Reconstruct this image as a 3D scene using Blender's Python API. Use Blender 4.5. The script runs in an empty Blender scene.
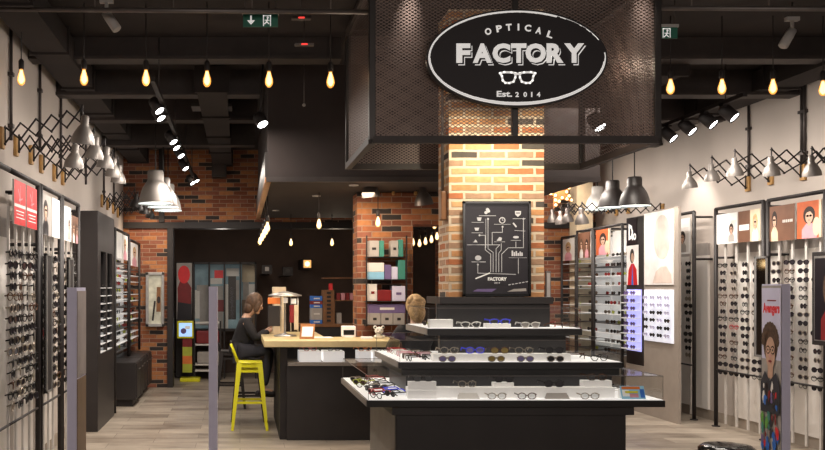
import bpy, bmesh, math, random
from mathutils import Vector, Matrix
random.seed(7)
sc = bpy.context.scene
COL = sc.collection
PI = math.pi
F = 900.0; VX = 240.0; VY = 288.0; H = 1.6
def X(px, s): return (px - VX) / s
def Z(py, s): return H + (VY - py) / s
def Y(s): return F / s

# ---------------------------------------------------------------- materials
M = {}
def new_mat(name):
    m = bpy.data.materials.new(name); m.use_nodes = True
    nt = m.node_tree
    return m, nt, nt.nodes['Principled BSDF']
def mat(name, col, rough=.5, metal=0., emis=None, es=0., var=.12, scale=8., alpha=None, bump=0.):
    m, nt, p = new_mat(name)
    p.inputs['Roughness'].default_value = rough
    p.inputs['Metallic'].default_value = metal
    tc = nt.nodes.new('ShaderNodeTexCoord'); nz = nt.nodes.new('ShaderNodeTexNoise')
    nz.inputs['Scale'].default_value = scale; nz.inputs['Detail'].default_value = 4
    nt.links.new(tc.outputs['Object'], nz.inputs['Vector'])
    cr = nt.nodes.new('ShaderNodeValToRGB')
    a, b = 1 - var, 1 + var
    cr.color_ramp.elements[0].position = .3; cr.color_ramp.elements[1].position = .7
    cr.color_ramp.elements[0].color = (*[c * a for c in col], 1)
    cr.color_ramp.elements[1].color = (*[min(1, c * b) for c in col], 1)
    nt.links.new(nz.outputs['Fac'], cr.inputs['Fac'])
    nt.links.new(cr.outputs['Color'], p.inputs['Base Color'])
    if emis is not None:
        p.inputs['Emission Color'].default_value = (*emis, 1); p.inputs['Emission Strength'].default_value = es
    if alpha is not None: p.inputs['Alpha'].default_value = alpha
    if bump:
        bp = nt.nodes.new('ShaderNodeBump'); bp.inputs['Strength'].default_value = bump
        nt.links.new(nz.outputs['Fac'], bp.inputs['Height']); nt.links.new(bp.outputs['Normal'], p.inputs['Normal'])
    M[name] = m
    return m
def brick_mat(name, stops, mortar, rough=.85, swap=False, msize=.006, bump=.6):
    m, nt, p = new_mat(name); L = nt.links.new; N = nt.nodes.new
    g = N('ShaderNodeNewGeometry'); sx = N('ShaderNodeSeparateXYZ'); L(g.outputs['Position'], sx.inputs[0])
    ad = N('ShaderNodeMath'); ad.operation = 'ADD'; L(sx.outputs[0], ad.inputs[0]); L(sx.outputs[1], ad.inputs[1])
    cb = N('ShaderNodeCombineXYZ'); L(ad.outputs[0], cb.inputs[0]); L(sx.outputs[2], cb.inputs[1])
    nz0 = N('ShaderNodeTexNoise'); nz0.inputs['Scale'].default_value = 9
    L(cb.outputs[0], nz0.inputs['Vector'])
    sc_ = N('ShaderNodeVectorMath'); sc_.operation = 'SCALE'; sc_.inputs['Scale'].default_value = .012
    L(nz0.outputs['Color'], sc_.inputs[0])
    av = N('ShaderNodeVectorMath'); av.operation = 'ADD'; L(cb.outputs[0], av.inputs[0]); L(sc_.outputs[0], av.inputs[1])
    b = N('ShaderNodeTexBrick'); L(av.outputs[0], b.inputs['Vector'])
    b.inputs['Color1'].default_value = (0, 0, 0, 1); b.inputs['Color2'].default_value = (1, 1, 1, 1)
    b.inputs['Mortar'].default_value = (.5, .5, .5, 1)
    b.inputs['Scale'].default_value = 1; b.inputs['Brick Width'].default_value = .225; b.inputs['Row Height'].default_value = .066
    b.inputs['Mortar Size'].default_value = msize; b.inputs['Mortar Smooth'].default_value = .3; b.inputs['Bias'].default_value = 0
    cr = N('ShaderNodeValToRGB'); cr.color_ramp.interpolation = 'CONSTANT'
    while len(cr.color_ramp.elements) < len(stops): cr.color_ramp.elements.new(.5)
    for e, (pos, c) in zip(cr.color_ramp.elements, stops): e.position = pos; e.color = (*c, 1)
    L(b.outputs['Color'], cr.inputs['Fac'])
    nz = N('ShaderNodeTexNoise'); nz.inputs['Scale'].default_value = 22; nz.inputs['Detail'].default_value = 6
    L(cb.outputs[0], nz.inputs['Vector'])
    mr = N('ShaderNodeMapRange'); mr.inputs['To Min'].default_value = .65; mr.inputs['To Max'].default_value = 1.3
    L(nz.outputs['Fac'], mr.inputs['Value'])
    mu = N('ShaderNodeMix'); mu.data_type = 'RGBA'; mu.blend_type = 'MULTIPLY'; mu.inputs[0].default_value = 1
    L(cr.outputs['Color'], mu.inputs[6]); L(mr.outputs[0], mu.inputs[7])
    mx = N('ShaderNodeMix'); mx.data_type = 'RGBA'; L(b.outputs['Fac'], mx.inputs[0]); L(mu.outputs[2], mx.inputs[6])
    mx.inputs[7].default_value = (*mortar, 1)
    L(mx.outputs[2], p.inputs['Base Color']); p.inputs['Roughness'].default_value = rough
    inv = N('ShaderNodeMath'); inv.operation = 'MULTIPLY_ADD'; inv.inputs[1].default_value = -1; inv.inputs[2].default_value = 1
    L(b.outputs['Fac'], inv.inputs[0])
    ah = N('ShaderNodeMath'); ah.operation = 'MULTIPLY_ADD'; ah.inputs[1].default_value = .4; L(nz.outputs['Fac'], ah.inputs[0]); L(inv.outputs[0], ah.inputs[2])
    bp = N('ShaderNodeBump'); bp.inputs['Strength'].default_value = bump; bp.inputs['Distance'].default_value = .01
    L(ah.outputs[0], bp.inputs['Height']); L(bp.outputs['Normal'], p.inputs['Normal'])
    M[name] = m
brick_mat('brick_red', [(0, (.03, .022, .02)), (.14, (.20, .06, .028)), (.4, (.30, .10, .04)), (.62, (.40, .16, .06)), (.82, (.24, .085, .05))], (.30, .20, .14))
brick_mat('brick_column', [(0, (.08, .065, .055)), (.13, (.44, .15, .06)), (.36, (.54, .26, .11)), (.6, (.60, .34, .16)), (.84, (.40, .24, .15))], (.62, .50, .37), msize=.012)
def floor_material():
    m, nt, p = new_mat('floor'); L = nt.links.new; N = nt.nodes.new
    g = N('ShaderNodeNewGeometry')
    b = N('ShaderNodeTexBrick'); L(g.outputs['Position'], b.inputs['Vector'])
    b.inputs['Color1'].default_value = (0, 0, 0, 1); b.inputs['Color2'].default_value = (1, 1, 1, 1); b.inputs['Mortar'].default_value = (.1, .1, .1, 1)
    b.inputs['Scale'].default_value = 1; b.inputs['Brick Width'].default_value = .9; b.inputs['Row Height'].default_value = .3
    b.inputs['Mortar Size'].default_value = .003
    mp = N('ShaderNodeMapping'); mp.inputs['Scale'].default_value = (1.2, 3.5, 1); L(g.outputs['Position'], mp.inputs['Vector'])
    nz = N('ShaderNodeTexNoise'); nz.inputs['Scale'].default_value = 1.5; nz.inputs['Detail'].default_value = 7; nz.inputs['Roughness'].default_value = .6
    L(mp.outputs[0], nz.inputs['Vector'])
    ma = N('ShaderNodeMath'); ma.operation = 'MULTIPLY_ADD'; ma.inputs[1].default_value = .30; L(b.outputs['Color'], ma.inputs[0]); L(nz.outputs['Fac'], ma.inputs[2])
    cr = N('ShaderNodeValToRGB')
    cr.color_ramp.elements[0].position = .38; cr.color_ramp.elements[0].color = (.17, .135, .105, 1)
    cr.color_ramp.elements[1].position = .88; cr.color_ramp.elements[1].color = (.44, .38, .31, 1)
    L(ma.outputs[0], cr.inputs['Fac'])
    mx = N('ShaderNodeMix'); mx.data_type = 'RGBA'; L(b.outputs['Fac'], mx.inputs[0]); L(cr.outputs['Color'], mx.inputs[6]); mx.inputs[7].default_value = (.13, .10, .08, 1)
    L(mx.outputs[2], p.inputs['Base Color']); p.inputs['Roughness'].default_value = .38
    M['floor'] = m
floor_material()
def mesh_material(name, pitch, col):
    m, nt, p = new_mat(name); L = nt.links.new; N = nt.nodes.new
    g = N('ShaderNodeNewGeometry'); sx = N('ShaderNodeSeparateXYZ'); L(g.outputs['Position'], sx.inputs[0])
    ad = N('ShaderNodeMath'); ad.operation = 'ADD'; L(sx.outputs[0], ad.inputs[0]); L(sx.outputs[1], ad.inputs[1])
    def band(sign):
        a = N('ShaderNodeMath'); a.operation = 'MULTIPLY_ADD'; a.inputs[1].default_value = sign * 1.7; L(sx.outputs[2], a.inputs[0]); L(ad.outputs[0], a.inputs[2])
        b = N('ShaderNodeMath'); b.operation = 'DIVIDE'; b.inputs[1].default_value = pitch; L(a.outputs[0], b.inputs[0])
        c = N('ShaderNodeMath'); c.operation = 'PINGPONG'; c.inputs[1].default_value = .5; L(b.outputs[0], c.inputs[0])
        d = N('ShaderNodeMath'); d.operation = 'LESS_THAN'; d.inputs[1].default_value = .15; L(c.outputs[0], d.inputs[0])
        return d
    b1, b2 = band(1), band(-1)
    mx = N('ShaderNodeMath'); mx.operation = 'MAXIMUM'; L(b1.outputs[0], mx.inputs[0]); L(b2.outputs[0], mx.inputs[1])
    L(mx.outputs[0], p.inputs['Alpha'])
    p.inputs['Base Color'].default_value = (*col, 1); p.inputs['Metallic'].default_value = .3; p.inputs['Roughness'].default_value = .5
    M[name] = m
mesh_material('expanded_mesh', .04, (.17, .125, .11))
def glass_material(name, tint, gl=.10, mask=None):
    m, nt, p = new_mat(name); L = nt.links.new; N = nt.nodes.new
    tr = N('ShaderNodeBsdfTransparent'); tr.inputs[0].default_value = (*tint, 1)
    go = N('ShaderNodeBsdfGlossy'); go.inputs['Roughness'].default_value = .03
    fr = N('ShaderNodeLayerWeight'); pw = N('ShaderNodeMath'); pw.operation = 'POWER'; pw.inputs[1].default_value = 4; L(fr.outputs['Facing'], pw.inputs[0])
    ad = N('ShaderNodeMath'); ad.operation = 'MULTIPLY_ADD'; ad.inputs[1].default_value = .3; ad.inputs[2].default_value = gl + .03; L(pw.outputs[0], ad.inputs[0])
    mx = N('ShaderNodeMixShader'); L(ad.outputs[0], mx.inputs[0]); L(tr.outputs[0], mx.inputs[1]); L(go.outputs[0], mx.inputs[2])
    L(mx.outputs[0], nt.nodes['Material Output'].inputs['Surface'])
    M[name] = m
glass_material('clear_glass', (.95, .96, .95), .015)
glass_material('bulb_glass', (1, .75, .45), .02)

mat('wall', (.50, .445, .405), .9, var=.05, scale=1.5)
mat('wall_pale', (.62, .585, .55), .8, var=.03, scale=2)
mat('ceiling', (.020, .014, .013), .9, var=.3, scale=2)
mat('soffit', (.034, .024, .022), .75, var=.15, scale=3)
mat('beam', (.034, .025, .022), .6, var=.2)
mat('dark_wall', (.085, .055, .042), .8, var=.2, scale=2)
mat('black', (.016, .012, .012), .6, var=.2)
mat('black_gloss', (.010, .010, .010), .15, var=.1)
mat('steel_dark', (.035, .030, .028), .4, .4)
mat('pipe', (.16, .14, .13), .45, .6)
mat('pipe_dark', (.06, .05, .048), .45, .5)
mat('cabinet', (.022, .018, .018), .42, var=.15, scale=4)
mat('cabinet_lip', (.014, .012, .012), .35, var=.1)
mat('lip_side', (.24, .21, .185), .5, var=.1)
mat('base_side_lit', (.23, .21, .18), .5, var=.12, scale=5)
mat('white', (.84, .81, .78), .5, emis=(1, .96, .93), es=.16, var=.03)  # base white plus a small added glow
mat('tray_white', (.80, .79, .78), .5, emis=(1, .97, .95), es=.42, var=.02)  # glow added to the white so the trays look brighter
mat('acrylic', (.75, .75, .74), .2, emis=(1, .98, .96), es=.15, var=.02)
mat('frame_black', (.012, .010, .010), .25)
mat('frame_brown', (.09, .04, .02), .25, var=.5, scale=60)
mat('frame_white', (.85, .83, .80), .3)
mat('frame_blue', (.05, .06, .75), .25, emis=(.1, .12, 1), es=.15)
mat('frame_metal', (.35, .30, .24), .3, .8)
mat('frame_red', (.45, .03, .03), .3)
mat('lens_dark', (.03, .025, .03), .1)
mat('lens_gold', (.35, .25, .07), .15)
mat('lens_violet', (.25, .22, .45), .15)
glass_material('lens_clear', (.85, .87, .88), .06)
mat('wood_top', (.70, .56, .30), .35, var=.12, scale=6)
mat('amber_wood', (.45, .25, .08), .5, var=.25, scale=12)
mat('wood_brown', (.20, .085, .03), .5, var=.25, scale=10)
mat('shade_metal', (.22, .20, .185), .42, .4, var=.06)
mat('shade_dark', (.016, .012, .011), .5, .0)
mat('shade_light', (.40, .38, .36), .5)
mat('shade_glow', (.8, .8, .78), .5, emis=(.9, 1, .97), es=.9)
mat('spot_glow', (1, 1, 1), .5, emis=(1, .99, .97), es=9)
mat('filament', (1, .8, .4), .5, emis=(1, .62, .22), es=14)
mat('bulb_warm', (1, .5, .15), .3, emis=(1, .42, .07), es=1.0, alpha=.45)
mat('bulb_core', (1, .8, .5), .4, emis=(1, .78, .38), es=3.2)
mat('bulb_core_pale', (1, .9, .7), .4, emis=(1, .88, .62), es=3.4)
mat('bulb_pale', (1, .7, .35), .3, emis=(1, .62, .25), es=1.1, alpha=.5)
mat('lantern_glow', (1, .6, .2), .5, emis=(1, .50, .16), es=.9)
mat('lantern_core', (1, .8, .5), .5, emis=(1, .78, .42), es=2.2)
mat('arrow_glow', (1, .6, .3), .5, emis=(1, .62, .28), es=2.2)
mat('copper', (.42, .18, .07), .35, .6)
mat('yellow', (.74, .70, .01), .3, var=.04)
mat('lavender', (.66, .65, .84), .4, var=.03)
mat('gate_side', (.32, .28, .27), .5)
mat('brown_panel', (.20, .13, .08), .5)
mat('red', (.50, .010, .014), .5, emis=(1, .05, .05), es=.12)
mat('dark_red', (.22, .012, .015), .5)
mat('orange', (.75, .20, .04), .5)
mat('poster_white', (.74, .71, .68), .6, var=.03)
mat('poster_grey', (.38, .35, .33), .6)
mat('poster_brown', (.16, .075, .045), .5)
mat('poster_rust', (.50, .11, .035), .5)
mat('poster_black', (.016, .013, .018), .3)
mat('print_line', (.55, .54, .56), .5, emis=(1, 1, 1), es=.05)
mat('print_white', (.80, .79, .77), .5, emis=(1, .98, .95), es=.10)
mat('sign_black', (.010, .006, .008), .6)
mat('sign_white', (.80, .79, .77), .5, emis=(1, .98, .95), es=.42)  # lettering white with a glow added; the letters are no lamp
mat('skin', (.50, .30, .21), .55, var=.08)
mat('skin_print', (.58, .36, .26), .55)
mat('hair_brown', (.09, .05, .03), .6, var=.4, scale=40)
mat('hair_blond', (.50, .33, .16), .6, var=.35, scale=40)
mat('hair_black', (.02, .012, .01), .6)
mat('cloth_black', (.014, .013, .016), .85, var=.2)
mat('denim', (.03, .03, .04), .85)
mat('blue', (.03, .16, .60), .5)
mat('sky_blue', (.22, .45, .60), .5, emis=(.4, .7, .9), es=.12)
mat('showcase_blue', (.20, .30, .34), .5, emis=(.4, .6, .7), es=.05, var=.5, scale=3)
mat('teal', (.05, .24, .19), .5)
mat('green', (.12, .34, .06), .5)
mat('purple', (.17, .12, .28), .5)
mat('pink', (.65, .30, .35), .5)
mat('lime', (.45, .50, .05), .5)
mat('cream', (.60, .50, .36), .7)
mat('violet_light', (.55, .55, .95), .5, emis=(.42, .42, 1), es=.9)
mat('light_panel', (.9, .9, .92), .5, emis=(.80, .84, 1), es=.55)
mat('portrait_panel', (.85, .80, .77), .5, emis=(1, .93, .88), es=.12)
mat('soft_skin', (.78, .64, .57), .6)
mat('soft_hair', (.72, .66, .60), .6)
mat('taupe', (.36, .31, .27), .6, var=.05)
mat('baseboard', (.34, .29, .24), .6)
mat('backing_glow', (.84, .82, .80), .5, emis=(1, .97, .93), es=.22)  # emission added to brighten the shelf backing, no lamp behind it
mat('mirror', (.75, .75, .74), .06, 1.0, var=.01)
mat('mirror_painted', (.50, .50, .42), .2, var=.35, scale=7)
mat('silver', (.50, .49, .48), .3, .7)
mat('exit_green', (.015, .14, .09), .5, emis=(.05, .5, .33), es=.0)
mat('led_red', (.5, .02, .02), .5, emis=(1, .06, .05), es=1.2)
mat('screen', (.3, .5, .8), .4, emis=(.35, .55, .95), es=1.0)
mat('fur', (.75, .72, .66), .8)
mat('rod_metal', (.62, .59, .56), .4, .1)
mat('rod_dark', (.20, .17, .15), .35, .5)
mat('backing', (.84, .80, .76), .6, var=.03, scale=2)

# ---------------------------------------------------------------- mesh builder
ORG = {}
class MB:
    def __init__(s): s.bm = bmesh.new(); s.mats = []
    def mi(s, m):
        if m not in s.mats: s.mats.append(m)
        return s.mats.index(m)
    def poly(s, pts, m='white'):
        i = s.mi(m)
        vs = [s.bm.verts.new(p) for p in pts]
        try: f = s.bm.faces.new(vs); f.material_index = i; return f
        except ValueError: return None
    def mesh(s, verts, faces, m='white', smooth=False):
        i = s.mi(m); vs = [s.bm.verts.new(p) for p in verts]
        for f in faces:
            try:
                g = s.bm.faces.new([vs[k] for k in f]); g.material_index = i; g.smooth = smooth
            except ValueError: pass
    def box(s, x0, x1, y0, y1, z0, z1, m='white', b=0.):
        if b <= 0:
            v = [(x, y, z) for x in (x0, x1) for y in (y0, y1) for z in (z0, z1)]
            s.mesh(v, [(0, 1, 3, 2), (4, 6, 7, 5), (0, 4, 5, 1), (2, 3, 7, 6), (0, 2, 6, 4), (1, 5, 7, 3)], m)
        else:
            t = bmesh.new(); bmesh.ops.create_cube(t, size=1)
            for q in t.verts: q.co = Vector(((x0 + x1) / 2 + q.co.x * (x1 - x0), (y0 + y1) / 2 + q.co.y * (y1 - y0), (z0 + z1) / 2 + q.co.z * (z1 - z0)))
            bmesh.ops.bevel(t, geom=t.edges[:], offset=b, segments=2, affect='EDGES', profile=.5)
            t.verts.index_update()
            s.mesh([q.co.copy() for q in t.verts], [[q.index for q in f.verts] for f in t.faces], m); t.free()
    def bar(s, a, b, w, m='white', h=None, up=(0, 0, 1), w2=None):
        a = Vector(a); b = Vector(b); h = h or w; d = (b - a).normalized(); u = Vector(up)
        if abs(d.dot(u)) > .98: u = Vector((0, 1, 0))
        r = d.cross(u).normalized(); u = r.cross(d).normalized(); k = (w2 / w) if w2 else 1
        v = [a + r * i * w / 2 + u * j * h / 2 for i in (-1, 1) for j in (-1, 1)] + [b + r * i * k * w / 2 + u * j * k * h / 2 for i in (-1, 1) for j in (-1, 1)]
        s.mesh(v, [(0, 1, 3, 2), (4, 6, 7, 5), (0, 4, 5, 1), (2, 3, 7, 6), (0, 2, 6, 4), (1, 5, 7, 3)], m)
    def tube(s, pts, r, m='white', n=8, closed=False):
        pts = [Vector(p) for p in pts]; N = len(pts); rings = []
        rr = r if isinstance(r, (list, tuple)) else [r] * N
        for i, p in enumerate(pts):
            if closed: d = pts[(i + 1) % N] - pts[i - 1]
            else: d = pts[min(i + 1, N - 1)] - pts[max(i - 1, 0)]
            d.normalize(); u = Vector((0, 0, 1)) if abs(d.z) < .9 else Vector((0, 1, 0))
            a = d.cross(u).normalized(); b = a.cross(d)
            rings.append([p + (a * math.cos(2 * PI * k / n) + b * math.sin(2 * PI * k / n)) * rr[i] for k in range(n)])
        v = [q for R in rings for q in R]; f = []
        for i in range(N if closed else N - 1):
            j = (i + 1) % N
            for k in range(n): f.append((i * n + k, i * n + (k + 1) % n, j * n + (k + 1) % n, j * n + k))
        if not closed: f.append(tuple(range(n))[::-1]); f.append(tuple((N - 1) * n + k for k in range(n)))
        s.mesh(v, f, m, smooth=True)
    def lathe(s, prof, c=(0, 0, 0), m='white', n=20, axis=None):
        c = Vector(c); v = []; f = []
        R = Matrix.Identity(3)
        if axis is not None: R = Vector((0, 0, 1)).rotation_difference(Vector(axis).normalized()).to_matrix()
        for (r, z) in prof:
            for k in range(n):
                v.append(c + R @ Vector((max(r, 1e-4) * math.cos(2 * PI * k / n), max(r, 1e-4) * math.sin(2 * PI * k / n), z)))
        for i in range(len(prof) - 1):
            for k in range(n): f.append((i * n + k, i * n + (k + 1) % n, (i + 1) * n + (k + 1) % n, (i + 1) * n + k))
        s.mesh(v, f, m, smooth=True)
    def ball(s, c, r, m='white', n=12, sc3=(1, 1, 1)):
        c = Vector(c); v = []; f = []; k2 = n // 2
        for i in range(k2 + 1):
            t = PI * i / k2
            for k in range(n):
                p = 2 * PI * k / n; q = max(math.sin(t), 1e-3)
                v.append(c + Vector((r * q * math.cos(p) * sc3[0], r * q * math.sin(p) * sc3[1], r * math.cos(t) * sc3[2])))
        for i in range(k2):
            for k in range(n): f.append((i * n + k, i * n + (k + 1) % n, (i + 1) * n + (k + 1) % n, (i + 1) * n + k))
        s.mesh(v, f, m, smooth=True)
    def build(s, name, parent=None, org=None):
        po = ORG.get(parent.name, Vector((0, 0, 0))) if parent else Vector((0, 0, 0))
        if org is None:
            if parent: org = po
            elif len(s.bm.verts):
                xs = [v.co for v in s.bm.verts]
                org = Vector(((min(q.x for q in xs) + max(q.x for q in xs)) / 2, (min(q.y for q in xs) + max(q.y for q in xs)) / 2, min(q.z for q in xs)))
        org = Vector(org)
        for v in s.bm.verts: v.co -= org
        bmesh.ops.recalc_face_normals(s.bm, faces=s.bm.faces[:])
        me = bpy.data.meshes.new(name); s.bm.to_mesh(me); s.bm.free()
        for m in s.mats: me.materials.append(M[m])
        o = bpy.data.objects.new(name, me); COL.objects.link(o)
        if parent: o.parent = parent; o.location = org - po
        else: o.location = org
        ORG[o.name] = org
        return o
def tag(o, label=None, cat=None, group=None, kind=None):
    if label: o['label'] = label
    if cat: o['category'] = cat
    if group: o['group'] = group
    if kind: o['kind'] = kind
    return o
def thing(name, label, cat, loc=(0, 0, 0), group=None):
    o = bpy.data.objects.new(name, None); COL.objects.link(o); o.location = loc; o.empty_display_size = .1
    ORG[o.name] = Vector(loc)
    return tag(o, label, cat, group)
def struct(name, mb, org=(0, 0, 0)):
    return tag(mb.build(name, org=org), kind='structure')
def dup(root, loc, rz=None, label=None, group=None):
    r = root.copy(); COL.objects.link(r); r.location = loc
    ORG[r.name] = Vector(loc)
    if rz is not None: r.rotation_euler = (0, 0, rz)
    if label: r['label'] = label
    if group: r['group'] = group
    for ch in list(root.children):
        c = ch.copy(); COL.objects.link(c); c.parent = r
        for g in ch.children:
            d = g.copy(); COL.objects.link(d); d.parent = c
    return r
def text_geo(txt, bold=0., res=3, spacing=1.):
    cu = bpy.data.curves.new('t', 'FONT'); cu.body = txt; cu.offset = bold; cu.resolution_u = res; cu.space_character = spacing
    o = bpy.data.objects.new('t', cu); COL.objects.link(o)
    bpy.context.view_layer.update()
    me = bpy.data.meshes.new_from_object(o.evaluated_get(bpy.context.evaluated_depsgraph_get()))
    vs = [v.co.copy() for v in me.vertices]; fs = [tuple(p.vertices) for p in me.polygons]
    bpy.data.objects.remove(o); bpy.data.curves.remove(cu); bpy.data.meshes.remove(me)
    x0 = min(v.x for v in vs); x1 = max(v.x for v in vs); y0 = min(v.y for v in vs); y1 = max(v.y for v in vs)
    vs = [((v.x - x0) / (x1 - x0) - .5, (v.y - y0) / (y1 - y0) - .5) for v in vs]
    return vs, fs, (x1 - x0) / (y1 - y0)
# flat artwork: frame = (origin lower-left, u dir, v dir, normal) ; coordinates in metres (u,v)
class Art:
    def __init__(s, mb, o, u, n, v=(0, 0, 1)):
        s.mb = mb; s.o = Vector(o); s.u = Vector(u); s.v = Vector(v); s.n = Vector(n); s.k = 0
    def P(s, a, b): return s.o + s.u * a + s.v * b + s.n * s.k
    def lay(s, d=.0012): s.k += d
    def rect(s, a0, a1, b0, b1, m): s.lay(.0004); s.mb.poly([s.P(a0, b0), s.P(a1, b0), s.P(a1, b1), s.P(a0, b1)], m)
    def shape(s, pts, m): s.lay(.0004); s.mb.poly([s.P(*p) for p in pts], m)
    def ell(s, a, b, ra, rb, m, n=18, t0=0, t1=2 * PI):
        s.lay(.0004); s.mb.poly([s.P(a + ra * math.cos(t0 + (t1 - t0) * i / n), b + rb * math.sin(t0 + (t1 - t0) * i / n)) for i in range(n)], m)
    def line(s, pts, w, m):
        s.lay(.0002)
        for (p, q) in zip(pts[:-1], pts[1:]):
            d = Vector((q[0] - p[0], q[1] - p[1])); 
            if d.length < 1e-6: continue
            d.normalize(); r = Vector((-d.y, d.x)) * w / 2; e = d * w / 2
            s.mb.poly([s.P(p[0] - e.x + r.x, p[1] - e.y + r.y), s.P(p[0] - e.x - r.x, p[1] - e.y - r.y), s.P(q[0] + e.x - r.x, q[1] + e.y - r.y), s.P(q[0] + e.x + r.x, q[1] + e.y + r.y)], m)
    def text(s, txt, a, b, w, h, m, bold=0., rot=0.):
        s.lay(.0004); vs, fs, _ = text_geo(txt, bold)
        c, sn = math.cos(rot), math.sin(rot)
        s.mb.mesh([s.P(a + x * w * c - y * h * sn, b + x * w * sn + y * h * c) for x, y in vs], fs, m)

# ---------------------------------------------------------------- room shell
CE = 3.83; WL = -1.88; WR = 5.72; BK = 14.5
mb = MB(); mb.box(WL - .1, WR + .1, -1.5, 17.3, -.1, 0, 'floor'); struct('floor', mb)
mb = MB(); mb.box(WL - .1, WR + .1, -1.5, 17.3, CE, CE + .1, 'ceiling'); struct('ceiling', mb)
mb = MB(); mb.box(WL - .1, WL, -1.5, BK, 0, CE, 'wall'); struct('wall_left', mb)
mb = MB(); mb.box(WR, WR + .1, -1.5, BK, 0, CE, 'wall'); struct('wall_right', mb)
mb = MB(); mb.box(WR - .015, WR, 4, BK, 0, .12, 'baseboard'); struct('baseboard_right', mb)
mb = MB(); mb.box(WL, WL + .015, 4, BK, 0, .12, 'baseboard'); struct('baseboard_left', mb)
mb = MB()
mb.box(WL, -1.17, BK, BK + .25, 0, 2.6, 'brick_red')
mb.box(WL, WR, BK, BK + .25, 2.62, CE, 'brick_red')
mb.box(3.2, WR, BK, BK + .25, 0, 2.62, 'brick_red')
struct('wall_back', mb)
mb = MB(); mb.box(WL, WR, BK - .03, BK + .26, 2.56, 2.66, 'black'); struct('trim_1', mb)
mb = MB(); mb.box(-1.17, -1.08, BK - .04, BK + .26, 0, 2.56, 'black'); struct('trim_2', mb)
mb = MB(); mb.box(X(158.5, 62.5), X(164, 62.5), BK - .05, BK - .005, 2.66, CE, 'black'); struct('trim_3', mb)
mb = MB(); mb.box(WL, WR, 17, 17.1, 0, CE, 'dark_wall'); struct('wall_far', mb)
mb = MB(); mb.box(WL, -1.5, BK + .25, 17, 0, CE, 'dark_wall'); struct('wall_recess', mb)
mb = MB(); mb.box(5.2, 5.45, 13.9, 14.2, 0, CE, 'cream'); struct('trim_4', mb)
# dropped soffit
SX0, SX1, SD0, SD1, SZ = .28, 3.6, 9.0, 14.0, 2.66
mb = MB(); mb.box(SX0, SX1, SD0, SD1, SZ + .03, CE, 'soffit')
struct('trim_5', mb)
mb = MB()
mb.box(SX0 - .02, SX1, SD0 - .02, SD0 + .03, SZ, SZ + .05, 'pipe_dark')
mb.box(SX0 - .03, SX0 + .03, SD0, SD1, SZ, SZ + .05, 'copper')  # warm reflection on this edge put into a copper colour
mb.box(SX0 - .03, SX0 + .0, SD0, SD1, SZ + .05, SZ + .30, 'steel_dark')
struct('trim_6', mb)
for i, (a, b) in enumerate([(1.2, 9.5), (.9, 10.6), (2.3, 9.6), (.5, 12.6)]):
    t = thing('recessed_light', ['small round downlight recessed in dark soffit near brick pier', 'small downlight in the soffit halfway to the brick back wall', 'small downlight in soffit just behind the mesh cage', 'downlight glowing at the far left end of the soffit'][i], 'downlight', (a, b, SZ + .02), 'soffit downlights')
    mb = MB(); mb.lathe([(.05, .0), (.05, -.012), (.035, -.014), (.035, 0)], (a, b, SZ + .03), 'silver'); mb.build('ring', t)
    mb = MB(); mb.lathe([(.034, -.006), (.0, -.006)], (a, b, SZ + .03), 'shade_glow'); mb.build('lamp_disc', t)
# brick pier under the soffit with header
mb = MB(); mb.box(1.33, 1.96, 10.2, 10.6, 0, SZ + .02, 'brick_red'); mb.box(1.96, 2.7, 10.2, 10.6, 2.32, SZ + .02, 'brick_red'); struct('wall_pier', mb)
# ceiling ducts and beams
def duct(name, label, a, b, w, h, m='ceiling', cat='duct'):
    mb = MB(); mb.bar(a, b, w, m, h); d = (Vector(b) - Vector(a)); n = max(2, int(d.length / 1.2))
    for i in range(n + 1):
        p = Vector(a) + d * i / n; e = d.normalized() * .02
        mb.bar(p - e, p + e, w + .04, m, h + .04)
    return tag(mb.build(name), label, cat)
duct('ceiling_duct', 'dark rectangular air duct running along the top of the left wall', (-1.62, 5, 3.70), (-1.62, 14.3, 3.70), .30, .2, 'ceiling')
duct('ceiling_duct', 'dark air duct running back between left wall and soffit', (-.28, 8.9, 3.66), (-.28, 14.3, 3.66), .30, .22, 'ceiling')
duct('ceiling_duct', 'dark air duct running back along the top of the right wall', (5.4, 5, 3.70), (5.4, 14.3, 3.70), .34, .2, 'ceiling')
duct('ceiling_duct', 'dark air duct just right of the mesh cage', (3.9, 8.2, 3.66), (3.9, 14.3, 3.66), .34, .22, 'ceiling')
k = 0
for D, z, m, lab in [(8.0, 3.76, 'beam', 'dark cross beam nearest the front of the ceiling'), (9.2, 3.70, 'beam', 'dark ceiling beam above the soffit front'), (10.6, 3.7, 'soffit', 'dark cross beam halfway back on the ceiling'), (12.2, 3.66, 'beam', 'dark cross beam near the brick back wall')]:
    for (xa, xb) in ((WL, .2 if D > 8.9 else .9), (3.62 if D > 8.9 else 3.0, WR)):
        mb = MB(); mb.box(xa, xb, D, D + .14, z - .1, CE, m); mb.box(xa, xb, D - .03, D + .17, z - .13, z - .1, m)
        tag(mb.build('ceiling_beam'), lab + (' on the left side' if xa < 0 else ' on the right side'), 'beam')
for xa, xb, z0, z1, lab in [(WL, .93, Z(9, 140), Z(12, 140), 'thin grey pipe crossing the ceiling left of the cage'), (2.95, WR, 3.60, Z(10, 140), 'thin grey pipe crossing the ceiling right of the cage')]:
    mb = MB(); mb.tube([(xa, 6.43, z0), (xb, 6.43, z1)], .018, 'pipe')
    for q in range(5):
        x = xa + (xb - xa) * (q + .5) / 5; mb.tube([(x, 6.43, z0), (x, 6.43, CE)], .005, 'pipe')
    tag(mb.build('ceiling_pipe'), lab, 'pipe')
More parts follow.
